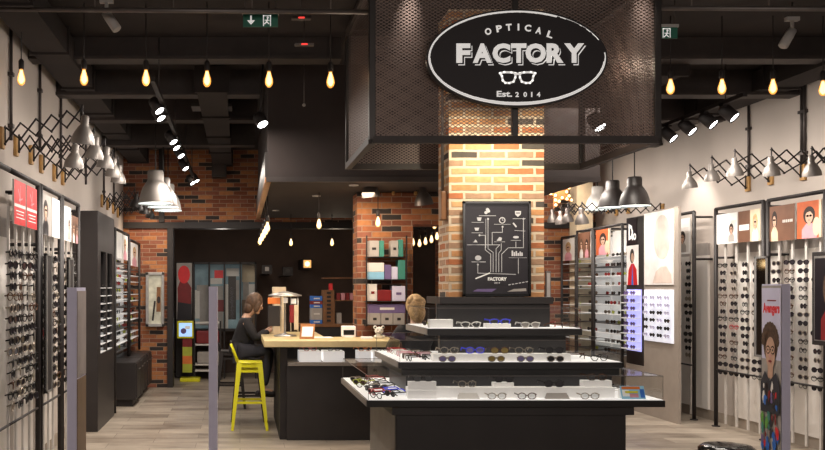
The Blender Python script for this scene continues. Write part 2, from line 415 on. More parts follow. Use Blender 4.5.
# cable tray / hanger boxes seen left of centre
mb = MB(); mb.box(X(195, 90), X(230, 90), 9.9, 10.1, Z(96, 90), Z(30, 90), 'soffit'); mb.box(X(192, 90), X(232, 90), 9.86, 10.14, Z(109, 90), Z(106, 90), 'pipe_dark')
tag(mb.build('ventilation_box'), 'dark boxy ventilation unit hanging from the ceiling left of soffit', 'vent')
mb = MB(); mb.box(X(211, 65), X(226, 65), 14.2, 14.45, Z(174, 65), Z(140, 65), 'black'); mb.box(X(213, 65), X(224, 65), 14.18, 14.2, Z(172, 65), Z(144, 65), 'soffit')
tag(mb.build('wall_speaker'), 'black box speaker high on the brick back wall', 'speaker')

# ---------------------------------------------------------------- brick column, cage, sign
CX0, CX1, CD0, CD1 = X(449, 125), X(544, 125), 7.2, 7.58
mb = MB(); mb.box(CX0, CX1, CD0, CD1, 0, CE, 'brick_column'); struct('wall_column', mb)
t = thing('pipe_conduit', 'thin metal conduit with switch box down the left side of the brick column', 'conduit', (CX0 - .03, 7.3, 1.6))
mb = MB(); mb.tube([(CX0 - .03, 7.3, 2.35), (CX0 - .03, 7.3, 3.7)], .012, 'pipe'); mb.build('pipe', t)
mb = MB(); mb.box(CX0 - .05, CX0 - .002, 7.25, 7.36, 2.15, 2.38, 'wood_brown', .006); mb.build('switch_box', t)
# cage
GX0, GX1, GD0, GD1, GZ0, GZ1 = X(372, 143), X(657, 143), F / 143, 7.68, Z(140, 143), 3.80
cage = thing('mesh_cage', 'large dark expanded metal cage around the top of the brick column', 'cage', ((GX0 + GX1) / 2, (GD0 + GD1) / 2, GZ0))
w = .045
for (x, y) in ((GX0, GD0), (GX1, GD0), (GX0, GD1), (GX1, GD1)):
    mb = MB(); mb.box(x - w / 2, x + w / 2, y - w / 2, y + w / 2, GZ0, GZ1, 'steel_dark', .004); mb.build('post', cage)
for z, nm in ((GZ0, 'bottom_rail'), (GZ1 - .03, 'top_rail')):
    for (a, b) in (((GX0, GD0), (GX1, GD0)), ((GX0, GD1), (GX1, GD1)), ((GX0, GD0), (GX0, GD1)), ((GX1, GD0), (GX1, GD1))):
        mb = MB(); mb.bar((a[0], a[1], z), (b[0], b[1], z), .05, 'beam'); mb.build(nm, cage)
for (a, b) in (((GX0, GD0), (GX1, GD0)), ((GX0, GD1), (GX1, GD1)), ((GX0, GD0), (GX0, GD1)), ((GX1, GD0), (GX1, GD1))):
    mb = MB(); mb.poly([(a[0], a[1], GZ0), (b[0], b[1], GZ0), (b[0], b[1], GZ1), (a[0], a[1], GZ1)], 'expanded_mesh'); mb.build('mesh_panel', cage)
mb = MB(); mb.box(X(515, 143) - .02, X(515, 143) + .02, GD0 - .01, GD0 + .03, GZ0, GZ1, 'steel_dark'); mb.build('centre_bar', cage)
# sign
SY = GD0 - .10; ss = F / SY; scx, scz = X(517, ss), Z(58, ss); A_, B_ = 90.5 / ss, 49 / ss
sign = thing('shop_sign', 'oval black shop sign with white lettering on the front of the cage', 'sign', (scx, SY, scz - B_))
mb = MB(); n = 64
ring = [(scx + A_ * math.cos(2 * PI * i / n), scz + B_ * math.sin(2 * PI * i / n)) for i in range(n)]
v = [(x, SY, z) for x, z in ring] + [(x, SY + .05, z) for x, z in ring]
mb.mesh(v, [tuple(range(n)), tuple(range(2 * n - 1, n - 1, -1))] + [(i, (i + 1) % n, n + (i + 1) % n, n + i) for i in range(n)], 'sign_black')
mb.build('sign_board', sign)
mb = MB(); ar = Art(mb, (scx, SY - .002, scz), (1, 0, 0), (0, -1, 0))
for i in range(160):
    t0, t1 = 2 * PI * i / 160, 2 * PI * (i + 1) / 160
    dg = math.degrees(t0)
    if 6 < dg < 22: continue
    wd = .0115 if dg < 180 else .0145 + .007 * abs(math.sin(t0))**2 * (1 if dg < 330 else .4)
    if 22 <= dg < 62: wd = .006 if random.random() < .5 else .0015
    if dg > 355 or dg < 6: wd *= .6
    if wd == 0: continue
    def Q(t, d): return (math.cos(t) * (A_ - .012 - d), math.sin(t) * (B_ - .012 - d))
    mb.poly([ar.P(*Q(t0, 0)), ar.P(*Q(t1, 0)), ar.P(*Q(t1, wd + random.random() * .002)), ar.P(*Q(t0, wd + random.random() * .002))], 'sign_white')
mb.build('border', sign)
def sp(px, py): return ((px - 517) / ss, (58 - py) / ss)
mb = MB(); ar = Art(mb, (scx, SY - .003, scz), (1, 0, 0), (0, -1, 0))
for ch, px, py, r in zip('OPTICAL', (488, 499, 508.7, 518.3, 527.8, 538.5, 550), (31.6, 28.7, 27.4, 27.2, 28.2, 30.6, 34.6), (17, 10, 4, 0, -6, -13, -19)):
    a, b = sp(px, py); ww = {'I': 1.7, 'O': 6.5, 'C': 6.5}.get(ch, 5.8)
    mb = MB(); ar = Art(mb, (scx, SY - .003, scz), (1, 0, 0), (0, -1, 0)); ar.text(ch, a, b, ww / ss, 6.8 / ss, 'sign_white', .04, math.radians(r)); mb.build('arched_letter', sign)
mb = MB(); ar = Art(mb, (scx, SY - .003, scz), (1, 0, 0), (0, -1, 0))
xs = [456, 472.5, 492, 510.5, 525, 546, 563.5]; ws = [14, 19, 18, 15.5, 20.5, 17, 20]
for lay, (dx, dy, bd, m_) in enumerate(((2.2, 2.2, .07, 'sign_white'), (1.3, 1.3, .07, 'sign_black'), (0, 0, .05, 'sign_white'))):
    for ch, px, wd in zip('FACTORY', xs, ws):
        a, b = sp(px + wd / 2 + dx, 53.5 + dy)
        ar.text(ch, a, b, wd / ss, 19.5 / ss, m_, bd)
mb.build('lettering', sign)
mb = MB(); ar = Art(mb, (scx, SY - .003, scz), (1, 0, 0), (0, -1, 0))
for sx in (-1, 1):
    cxp = 517.5 + sx * 9.3
    prof = [(-8.3, -4.2), (-4, -5.2), (3, -5.0), (7.2, -4.2), (7.0, 0), (5.2, 4.2), (1, 5.6), (-3, 5.4), (-5.6, 3), (-6.5, -1.5)]
    pts = [sp(cxp - sx * px, 77.5 + py) for px, py in prof]
    ar.line(pts + [pts[0]], 2.0 / ss, 'sign_white')
ar.line([sp(515, 74), sp(520, 74)], 2.2 / ss, 'sign_white')
mb.build('spectacles_emblem', sign)
mb = MB(); ar = Art(mb, (scx, SY - .003, scz), (1, 0, 0), (0, -1, 0))
a, b = sp(504.3, 94); ar.text('Est.', a, b, 15.5 / ss, 6 / ss, 'sign_white', .03)
for ch, px in zip('2014', (517, 525, 531.5, 538.3)):
    a, b = sp(px, 94.6); ar.text(ch, a, b, (1.4 if ch == '1' else 3.6) / ss, 5 / ss, 'sign_white', .03)
mb.build('small_lettering', sign)

# lamp helpers
def spot(loc, tgt, power, size=60, col=(1, .82, .62), rad=.05, blend=.6):
    l = bpy.data.lights.new('spot', 'SPOT'); l.energy = power; l.spot_size = math.radians(size); l.color = col; l.shadow_soft_size = rad; l.spot_blend = blend
    o = bpy.data.objects.new('spot_light', l); COL.objects.link(o); o.location = loc
    o.rotation_euler = (Vector(tgt) - Vector(loc)).to_track_quat('-Z', 'Y').to_euler(); return o
def area(loc, tgt, power, sx, sy, col=(1, .9, .8)):
    l = bpy.data.lights.new('area', 'AREA'); l.shape = 'RECTANGLE'; l.size = sx; l.size_y = sy; l.energy = power; l.color = col
    o = bpy.data.objects.new('area_light', l); COL.objects.link(o); o.location = loc
    o.rotation_euler = (Vector(tgt) - Vector(loc)).to_track_quat('-Z', 'Y').to_euler(); return o
def point(loc, power, col=(1, .75, .45), rad=.03):
    l = bpy.data.lights.new('point', 'POINT'); l.energy = power; l.color = col; l.shadow_soft_size = rad
    o = bpy.data.objects.new('point_light', l); COL.objects.link(o); o.location = loc; return o

# track / ceiling spot heads
def spot_head(loc, direction, m, label, group, r=.05, L=.16, glow='spot_glow', stem_to=None):
    loc = Vector(loc); d = Vector(direction).normalized()
    t = thing('spotlight', label, 'spotlight', loc, group)
    mb = MB(); mb.lathe([(0, -L), (r * .8, -L), (r, -L * .8), (r, 0), (r * .9, 0), (r * .85, -.02)], loc, m, 16, d); mb.build('housing', t)
    mb = MB(); mb.lathe([(r * .88, -.012), (0, -.012)], loc, glow, 16, d); mb.build('lens', t)
    top = Vector(stem_to) if stem_to else loc + Vector((0, 0, .12))
    mb = MB(); mid = loc - d * L * .5; mb.tube([mid, (mid + top) / 2, top], .01, m); mb.box(top.x - .02, top.x + .02, top.y - .04, top.y + .04, top.z - .02, top.z + .02, m); mb.build('bracket', t)
    return t
# left track
TX = -.72; TZ = 3.30
mb = MB(); mb.box(TX - .02, TX + .02, 7.4, 14.0, TZ, TZ + .04, 'black')
for y in (8, 10, 12, 13.5): mb.tube([(TX, y, TZ), (TX, y, CE)], .006, 'pipe_dark')
tag(mb.build('light_track'), 'black lighting track running back toward the brick wall on the left', 'light track')
for i, (px, py) in enumerate([(160, 111.5), (161.5, 119), (174, 142.5), (177, 148.5), (181.5, 156.5), (186, 169), (193, 183.5), (197, 181.5)]):
    s = (VX - px) / -(TX + .0 - .0) if False else {0: 108, 1: 103, 2: 90, 3: 86, 4: 81, 5: 74, 6: 66, 7: 63}[i]
    p = (X(px, s), Y(s), Z(py, s))
    nth = ['nearest', 'second', 'third', 'fourth', 'fifth', 'sixth', 'seventh', 'farthest'][i]
    spot_head(p, (.5, -.36, -.8), 'black', 'glowing black spotlight on the left ceiling track, %s from the front' % nth, 'left track spotlights', .052, .15, stem_to=(TX, p[1] + .05, TZ))
# right track
RX = 4.8; RZ = 3.42
mb = MB(); mb.box(RX - .02, RX + .02, 8.55, 12.6, RZ, RZ + .04, 'black')
for y in (8.9, 10.6, 12.2): mb.tube([(RX, y, RZ), (RX, y, CE)], .006, 'pipe_dark')
tag(mb.build('light_track'), 'black lighting track running back beside the right wall', 'light track')
for i, (px, py, s) in enumerate([(735, 118, 101), (714, 125, 97), (693, 132, 93), (674, 139, 89.5)]):
    p = (X(px, s), Y(s), Z(py, s))
    spot_head(p, (.5, -.5, -.7), 'black', 'black cylindrical spotlight aimed down from right track, %s from the front' % ['nearest', 'second', 'third', 'fourth'][i], 'right track spotlights', .062, .17, stem_to=(RX, p[1] + .03, RZ))
for i, (px, py, s, lab) in enumerate([(263, 125, 103, 'single bright spotlight above the left corner of dark soffit'), (601, 128, 120, 'bright spotlight seen through the mesh cage at its right side')]):
    p = (X(px, s), Y(s), Z(py, s)); spot_head(p, (.35, -.5, -.8), 'black', lab, None, .06, .14, stem_to=(p[0], p[1] + .1, CE))
for i, (px, py, s) in enumerate([(583, 166, 80), (594, 163, 78)]):
    p = (X(px, s), Y(s), Z(py, s)); spot_head(p, (-.5, -.3, -.7), 'black', ['small black spotlight right of brick column, left of a pair', 'small black spotlight right of brick column, right of a pair'][i], None, .06, .15, 'spot_glow', (p[0], p[1] + .08, p[2] + .25))
mb = MB(); mb.bar((X(560, 78), Y(78), Z(172, 78)), (X(640, 82), Y(82), Z(136, 82)), .035, 'black'); tag(mb.build('light_track'), 'short black lighting track just behind the mesh cage on the right', 'light track')
# white camera-like projectors
def projector(px, py, s, flip, label):
    p = Vector((X(px, s), Y(s), Z(py, s))); t = thing('ceiling_projector', label, 'spotlight', p)
    mb = MB(); d = Vector((flip * .5, -.15, -.75)).normalized()
    mb.lathe([(0, -.09), (.034, -.09), (.036, -.02), (.036, .07), (.03, .075), (0, .075)], p, 'shade_light', 14, d); mb.build('housing', t)
    mb = MB(); q = p - Vector((flip * .04, 0, -.09)); mb.tube([p - d * .05, q, q + Vector((0, 0, .06))], .014, 'shade_light'); mb.box(q.x - .05, q.x + .05, q.y - .02, q.y + .02, q.z + .05, q.z + .08, 'shade_light'); mb.tube([q + Vector((0, 0, .08)), (q.x, q.y, CE)], .006, 'pipe_dark'); mb.build('bracket', t)
projector(112, 22, 135, 1, 'white cylindrical ceiling projector at upper left')
projector(787, 39, 128, -1, 'white cylindrical ceiling projector at upper right')
# exit signs
def exit_sign(x0, x1, y0, y1, s, label, both):
    t = thing('exit_sign', label, 'sign', (X(x0, s), Y(s), Z(y1, s)))
    mb = MB(); mb.box(X(x0, s), X(x1, s), Y(s), Y(s) + .03, Z(y0 + 3, s), Z(y0, s), 'shade_light')
    mb.tube([(X(x0 + 3, s), Y(s) + .02, Z(y0, s)), (X(x0 + 3, s), Y(s) + .02, CE)], .005, 'pipe_dark'); mb.tube([(X(x1 - 3, s), Y(s) + .02, Z(y0, s)), (X(x1 - 3, s), Y(s) + .02, CE)], .005, 'pipe_dark'); mb.build('lamp_bar', t)
    mb = MB(); mb.box(X(x0 + 1, s), X(x1 - 1, s), Y(s) + .008, Y(s) + .02, Z(y1, s), Z(y0 + 3, s), 'exit_green')
    ar = Art(mb, (0, Y(s) + .006, 0), (1, 0, 0), (0, -1, 0))
    Pq = lambda px, py: (X(px, s), Z(py, s))
    if both:
        ax = x0 + 9
        ar.line([Pq(ax, y0 + 5), Pq(ax, y0 + 11)], 1.6 / s, 'sign_white'); ar.shape([Pq(ax - 4, y0 + 9), Pq(ax + 4, y0 + 9), Pq(ax, y0 + 13.5)], 'sign_white')
    cx = x1 - 12
    ar.line([Pq(cx - 3.5, y1 - 1), Pq(cx - 3.5, y0 + 4.5), Pq(cx + 3.5, y0 + 4.5), Pq(cx + 3.5, y1 - 1)], .9 / s, 'sign_white')
    ar.ell(*Pq(cx + .8, y0 + 6.3), 1.1 / s, 1.1 / s, 'sign_white', 10)
    ar.line([Pq(cx + .5, y0 + 8), Pq(cx - .3, y0 + 10.5), Pq(cx - 2.2, y0 + 12.5)], 1.2 / s, 'sign_white'); ar.line([Pq(cx - .3, y0 + 10.5), Pq(cx + 1.8, y0 + 12.5)], 1 / s, 'sign_white'); ar.line([Pq(cx - 2, y0 + 9), Pq(cx + 2.2, y0 + 9.2)], .8 / s, 'sign_white')
    mb.build('sign_panel', t)
exit_sign(242, 279, 11, 26.5, 137, 'green emergency exit sign with down arrow hanging left of the cage', True)
exit_sign(660, 679, 24, 38, 135, 'small green running man exit sign beside cage right edge', False)
for i, (px, py, s) in enumerate([(301.5, 17.5, 136), (304.5, 44, 122)]):
    mb = MB(); mb.box(X(px - 9.5, s), X(px + 9.5, s), Y(s), Y(s) + .05, Z(py + 1, s), Z(py - 1, s), 'pipe'); mb.box(X(px - 3, s), X(px + 3, s), Y(s) - .004, Y(s), Z(py + .9, s), Z(py - .6, s), 'led_red')
    mb.tube([(X(px, s), Y(s) + .03, Z(py - 1, s)), (X(px, s), Y(s) + .03, CE)], .004, 'pipe_dark')
    tag(mb.build('ceiling_sensor'), ['thin ceiling bar with red light right of the exit sign, upper one', 'thin ceiling bar with red light, lower of two'][i], 'sensor')
for px, py, s, lab in [(304, 105, 105, 'thin ceiling rod with a small white knob above the soffit'), ]:
    mb = MB(); mb.tube([(X(px, s), Y(s), Z(py, s)), (X(px, s), Y(s), CE)], .004, 'pipe'); mb.ball((X(px, s), Y(s), Z(py, s)), .016, 'shade_light'); tag(mb.build('pull_rod'), lab, 'rod')

# ---------------------------------------------------------------- filament bulbs
def make_bulb(loc, label, group, glass='bulb_warm', k=1., cord_top=CE):
    t = thing('pendant_bulb', label, 'light bulb', loc, group); x, y, z = loc
    mb = MB(); prof = [(0, 0), (.012, .002), (.026, .018), (.032, .04), (.030, .062), (.022, .09), (.014, .115), (.013, .13)]
    mb.lathe([(r * k, h * k) for r, h in prof], loc, glass, 14); mb.build('bulb', t)
    mb = MB(); mb.lathe([(0, .012 * k), (.012 * k, .02 * k), (.023 * k, .042 * k), (.020 * k, .065 * k), (.013 * k, .095 * k), (.008 * k, .12 * k), (0, .122 * k)], loc, 'bulb_core' if glass == 'bulb_warm' else 'bulb_core_pale', 12); mb.build('filament', t)
    mb = MB(); mb.lathe([(0, .128 * k), (.02 * k, .128 * k), (.022 * k, .14 * k), (.022 * k, .19 * k), (.012 * k, .205 * k), (0, .205 * k)], loc, 'black', 12); mb.build('socket', t)
    mb = MB(); mb.tube([(x, y, z + .2 * k), (x, y, cord_top)], .0045, 'black', 6); mb.build('cord', t)
    return t
ss_ = 128
ordn = ['first', 'second', 'third', 'fourth', 'fifth', 'sixth']
for i, (px, py) in enumerate([(21.3, 85.5), (84, 85.5), (146, 86), (207, 87), (269, 87.5), (330.5, 88)]):
    make_bulb((X(px, ss_), Y(ss_), Z(py, ss_)), 'warm teardrop filament bulb, %s from the left in the top row' % ordn[i], 'filament bulbs left of the cage')
ss_ = 122
for i, (px, py) in enumerate([(670.5, 94.5), (722, 94.5), (773, 94.5), (823, 96)]):
    make_bulb((X(px, ss_), Y(ss_), Z(py, ss_)), 'warm teardrop filament bulb, %s to the right of the cage' % ordn[i], 'filament bulbs right of the cage')
for i, (px, py, s, lab) in enumerate([(319, 229, 88, 'pale glowing bulb hanging under the soffit left of brick pier'), (378, 227, 90, 'pale bulb hanging in front of the brick pier shelves'), (291, 246, 68, 'small bulb deeper under the soffit, left of wall lantern'), (332, 246, 68, 'small bulb deeper under the soffit, right of wall lantern')]):
    make_bulb((X(px, s), Y(s), Z(py, s)), lab, None, 'bulb_pale', .9 if s > 80 else .85, SZ + .03)
for i in range(5):
    s = 84 - i * 5; make_bulb((X(267.5 - i * 1.9, s), Y(s), Z(232 + i * 3.2, s)), 'bulb %s in the receding string at the soffit left edge' % ordn[i], 'receding bulb string under soffit', 'bulb_pale', .95, SZ + .03)
for i, (px, py, s) in enumerate([(413, 246, 76), (419.5, 247, 75.5), (425.5, 245, 75), (431.5, 243, 75.5), (437, 240, 76), (434.5, 229, 84)]):
    make_bulb((X(px, s), Y(s), Z(py, s)), ['leftmost bulb in the cluster between pier and column', 'second bulb from left between pier and column', 'middle bulb of the cluster between pier and column', 'fourth bulb from left between pier and column', 'bulb of the cluster touching the column edge', 'highest bulb hanging beside the brick column'][i], 'bulbs between pier and column', 'bulb_pale', .8, SZ + .03)
# wall lantern
lx, lz = X(307, 56), Z(264, 56)
t = thing('wall_lantern', 'square amber glowing wall lantern on the dark far wall', 'lantern', (lx, 16.0, lz - .1))
mb = MB(); mb.box(lx - .07, lx + .07, 16.0, 16.05, lz - .07, lz + .07, 'lantern_glow', .01); mb.lathe([(.045, .0), (.03, .008), (0, .01)], (lx, 16.0, lz), 'lantern_core', 16, (0, -1, 0)); mb.build('glowing_panel', t)
mb = MB()
for a in (-1, 1):
    mb.box(lx + a * .08 - .012, lx + a * .08 + .012, 15.98, 17.0, lz - .09, lz + .09, 'black'); mb.box(lx - .09, lx + .09, 15.98, 17.0, lz + a * .08 - .012, lz + a * .08 + .012, 'black')
mb.box(lx - .09, lx + .09, 16.05, 17.0, lz - .09, lz + .09, 'black'); mb.build('frame', t)

# ---------------------------------------------------------------- bell pendants
def bell(px, py, rim_w, s, m, label, group, rz=0):
    x, y, z = X(px, s), Y(s), Z(py, s); R = rim_w / 2 / s; k = R
    t = thing('bell_pendant', label, 'pendant lamp', (x, y, z), group)
    mb = MB(); mb.lathe([(k * .98, 0), (k, .02 * k), (k * .99, .12 * k), (k * .93, .5 * k), (k * .8, .9 * k), (k * .62, 1.2 * k), (k * .5, 1.35 * k), (k * .48, 1.45 * k), (k * .48, 1.9 * k), (k * .42, 2.0 * k), (0, 2.0 * k)], (x, y, z), m, 28); mb.build('shade', t)
    mb = MB(); mb.lathe([(k * .97, .01), (k * .9, .5 * k), (k * .75, .9 * k), (k * .4, 1.2 * k), (0, 1.2 * k)], (x, y, z), 'shade_glow', 24); mb.build('inner_reflector', t)
    mb = MB(); mb.lathe([(k * .96, .0), (k * 1.02, .0), (k * 1.02, .03 * k), (k * .99, .04 * k)], (x, y, z), 'shade_glow', 28); mb.build('rim', t)
    mb = MB(); mb.tube([(x, y, z + 2.0 * k), (x, y, CE)], .008, 'black', 6); mb.build('cord', t)
bell(155.5, 204, 33.5, 79, 'shade_metal', 'silver bell pendant lamp on the left, nearest and lowest rim left', 'left bell pendants')
bell(163, 207.5, 30, 73, 'shade_metal', 'silver bell pendant on the left, middle of three overlapping', 'left bell pendants')
bell(168, 211, 27, 66, 'shade_light', 'pale bell pendant on the left, farthest of three overlapping', 'left bell pendants')
bell(634.5, 206.5, 29.5, 80, 'shade_dark', 'black bell pendant lamp on the right, nearest of three', 'right bell pendants')
bell(612.5, 208, 27.5, 76, 'shade_dark', 'brown grey bell pendant on the right, middle of three', 'right bell pendants')
bell(597.5, 210, 23.5, 70, 'shade_light', 'light grey bell pendant on the right, farthest of three', 'right bell pendants')

# ---------------------------------------------------------------- scissor lamps
def scissor_lamp(plate, lamp, label, group, shade='shade_metal', n=4, k=1., plate_m='amber_wood', arm_m='black', vert=.13):
    pl = Vector(plate); lp = Vector(lamp); t = thing('scissor_lamp', label, 'wall lamp', pl, group)
    sgn = 1 if lp.x > pl.x else -1
    mb = MB(); mb.box(min(pl.x, pl.x + sgn * .03), max(pl.x, pl.x + sgn * .03), pl.y - .04, pl.y + .04, pl.z - .085, pl.z + .085, plate_m, .006); mb.build('mounting_plate', t)
    top = lp + Vector((0, 0, .20 * k)); a = pl + Vector((sgn * .04, 0, .02)); d = (top - a) / n; up = Vector((0, 0, vert / 2))
    mb = MB()
    for i in range(n):
        p, q = a + d * i, a + d * (i + 1); o = Vector((0, .006, 0))
        mb.bar(p - up - o, q + up - o, .008, arm_m, .013); mb.bar(p + up + o, q - up + o, .008, arm_m, .013)
    for i in range(n + 1):
        p = a + d * i
        for e in (-1, 1): mb.tube([p + up * e - Vector((0, .014, 0)), p + up * e + Vector((0, .014, 0))], .008, arm_m, 6)
    mb.tube([a + up * -1.2, a + up * 1.2], .007, arm_m, 6); mb.tube([top + up * -1.1, top + up * 1.3], .007, arm_m, 6)
    mb.build('scissor_arm', t)
    ax = Vector((sgn * .12, -.12, 1)).normalized(); r = .085 * k
    mb = MB(); mb.lathe([(r, 0), (r * .95, .04 * k), (r * .75, .08 * k), (r * .5, .115 * k), (r * .34, .13 * k), (r * .34, .19 * k), (r * .2, .20 * k), (0, .20 * k)], lp, shade, 20, ax); mb.build('shade', t)
    mb = MB(); mb.lathe([(r * .94, .004), (r * .6, .07 * k), (0, .09 * k)], lp, 'shade_glow' if shade == 'shade_metal' else 'shade_light', 18, ax); mb.build('inner_reflector', t)
    return t
lamps = [(4, 138, 82.5, 144, 127.6, 1.12), (18, 146, 73.5, 168, 120, 1.0), (33, 155, 94, 159, 112, 1.0), (43, 164, 105, 168, 106.5, 1.0), (56, 173, 112.5, 177, 99.5, .95), (64, 177, 118, 183, 95, .95)]
for i, (a, b, c, d, s, k) in enumerate(lamps):
    scissor_lamp((WL, Y(s), Z(b, s)), (X(c, s), Y(s), Z(d, s)), 'silver shaded scissor arm lamp on the left wall, %s from the front' % ordn[i], 'left scissor lamps', n=5, k=k)
for i, (a, b, s) in enumerate([(101, 201, 74), (105, 204, 71), (112, 208, 68), (119, 212, 65.5)]):
    scissor_lamp((WL, Y(s), Z(b, s)), (X(a + 34 - i, s), Y(s), Z(b + 6, s)), 'dark scissor arm lamp deeper on left wall, %s of four beyond the tower cabinet' % ordn[i], 'far left scissor lamps', 'shade_dark', n=5, k=.9)
right = [(739, 184, 690, 188, 89), (761.5, 177, 712, 181, 93), (793, 172, 735, 176, 98.7), (823, 161, 771.5, 176, 104), (852, 158, 812, 176, 109)]
for i, (a, b, c, d, s) in enumerate(right):
    scissor_lamp((WR, Y(s), Z(b, s)), (X(c, s), Y(s), Z(d, s)), 'silver shaded scissor arm lamp on the right wall, %s from the back' % ordn[i], 'right scissor lamps', n=4, k=.95)
for i, (c, d, s) in enumerate([(582, 224, 74), (568, 222, 68), (561, 224, 66), (553, 222, 64.5)]):
    scissor_lamp((WR, Y(s), Z(d - 14, s)), (X(c, s), Y(s), Z(d, s)), 'scissor lamp with dark arm behind right pendants, %s from the front' % ordn[i], 'far right scissor lamps', 'pipe', n=8, k=1.0 if i else 1.1)
# pier lamps
scissor_lamp((1.75, 10.19, Z(188, 88)), (X(371, 92), Y(92), Z(197, 92)), 'dark shaded scissor lamp reaching left off the brick pier', None, 'pipe', n=4, k=1.2)
scissor_lamp((2.0, 10.19, Z(188, 88)), (X(424, 92), Y(92), Z(205, 92)), 'dark folded scissor lamp reaching right off the brick pier', None, 'pipe', n=3, k=1.2)

# wall conduits
def conduit(x, y, z0, label, dbl=False, m='pipe_dark'):
    mb = MB()
    for e in ((0, .05) if dbl else (0,)):
        mb.tube([(x, y + e, z0), (x, y + e, CE)], .014, m)
    z = z0 + .1
    while z < CE:
        mb.box(x - .022, x + .022, y - .03, y + .03 + (.05 if dbl else 0), z, z + .03, m); z += .42
    tag(mb.build('wall_conduit'), label, 'conduit')
for i, (px, z0) in enumerate([(11, 2.8), (40, 2.9), (61, 2.85), (86, 2.85), (104, 2.8), (114, 2.8)]):
    s = (px - VX) / (WL + .02); conduit(WL + .02, Y(s), z0, 'vertical dark conduit on left wall, %s from the front' % ordn[i])
for i, (px, z0) in enumerate([(748.6, 2.85), (804.5, 2.85)]):
    s = (px - VX) / (WR - .02); conduit(WR - .02, Y(s), z0, ['double vertical conduit on right wall above the nearer lamps', 'double vertical conduit on right wall at the far right'][1 - i] if False else ['vertical conduit on right wall between black spotlights and bulbs', 'double vertical conduit on right wall near the picture edge'][i], i == 1)

# ---------------------------------------------------------------- eyewear
def glasses_mb(fm, lm, fold=True, style=0):
    mb = MB(); w, h = .058, .044
    for e in (-1, 1):
        c = e * .036; n = 12
        pts = []
        for i in range(n):
            t = 2 * PI * i / n; r = 1.0
            cx_, sz_ = math.cos(t), math.sin(t)
            if style == 1: sz_ = sz_ * (1.0 if sz_ < 0 else .8) ; cx_ = cx_ * (1.12 if sz_ > 0 else .9)
            pts.append((c + cx_ * w / 2, 0, h / 2 + sz_ * h / 2))
        mb.tube(pts, .0034, fm, 5, True)
        mb.poly([(p[0], .001, p[2]) for p in pts], lm)
        if fold: mb.bar((e * .067, .002, h * .72), (e * -.045, .022 + e * .006, h * .6), .004, fm, .008)
        else:
            mb.bar((e * .067, 0, h * .75), (e * .070, .11, h * .8), .004, fm, .008); mb.bar((e * .070, .11, h * .8), (e * .068, .14, h * .35), .004, fm, .008)
    mb.bar((-.012, 0, h * .62), (.012, 0, h * .62), .006, fm, .006)
    return mb
def make_glasses(fm, lm, fold, style, name='eyeglasses'):
    o = glasses_mb(fm, lm, fold, style).build(name, org=(0, 0, 0)); return o
P_ = {}
for key, a in {'bl': ('frame_black', 'lens_dark'), 'bc': ('frame_black', 'lens_clear'), 'br': ('frame_brown', 'lens_clear'), 'me': ('frame_metal', 'lens_dark'), 'rd': ('frame_red', 'lens_clear')}.items():
    P_[key] = glasses_mb(*a, True, 0).build('eyeglasses', org=(0, 0, 0)).data
for o in list(COL.objects):
    if o.name.startswith('eyeglasses'): bpy.data.objects.remove(o)
def put_glasses(data, loc, rz, label, group, sc_=1., name='eyeglasses'):
    o = bpy.data.objects.new(name, data); COL.objects.link(o); o.location = loc; o.rotation_euler = (0, 0, rz); o.scale = (sc_,) * 3
    ORG[o.name] = Vector(loc); return tag(o, label, 'glasses', group)
PROTO = P_

# pictures for racks
def portrait(ar, u0, u1, v0, v1, bg, hair, body, skin='skin_print', face=.5):
    w, h = u1 - u0, v1 - v0
    ar.rect(u0, u1, v0, v1, bg)
    cx = u0 + w * face
    ar.shape([(cx - w * .30, v0), (cx - w * .30, v0 + h * .25), (cx - w * .1, v0 + h * .42), (cx + w * .1, v0 + h * .42), (cx + w * .30, v0 + h * .25), (cx + w * .30, v0)], body)
    ar.ell(cx, v0 + h * .62, w * .24, h * .24, hair); ar.ell(cx, v0 + h * .58, w * .15, h * .18, skin)
    ar.rect(cx - w * .06, cx + w * .06, v0 + h * .34, v0 + h * .46, skin)
    for e in (-1, 1): ar.ell(cx + e * w * .062, v0 + h * .605, w * .055, h * .03, 'frame_black', 10)
    ar.ell(cx, v0 + h * .49, w * .04, h * .010, 'dark_red', 8)
    ar.shape([(cx - w * .17, v0 + h * .62), (cx - w * .15, v0 + h * .76), (cx, v0 + h * .80), (cx + w * .15, v0 + h * .76), (cx + w * .17, v0 + h * .62), (cx + w * .05, v0 + h * .72), (cx - w * .08, v0 + h * .70)], hair)

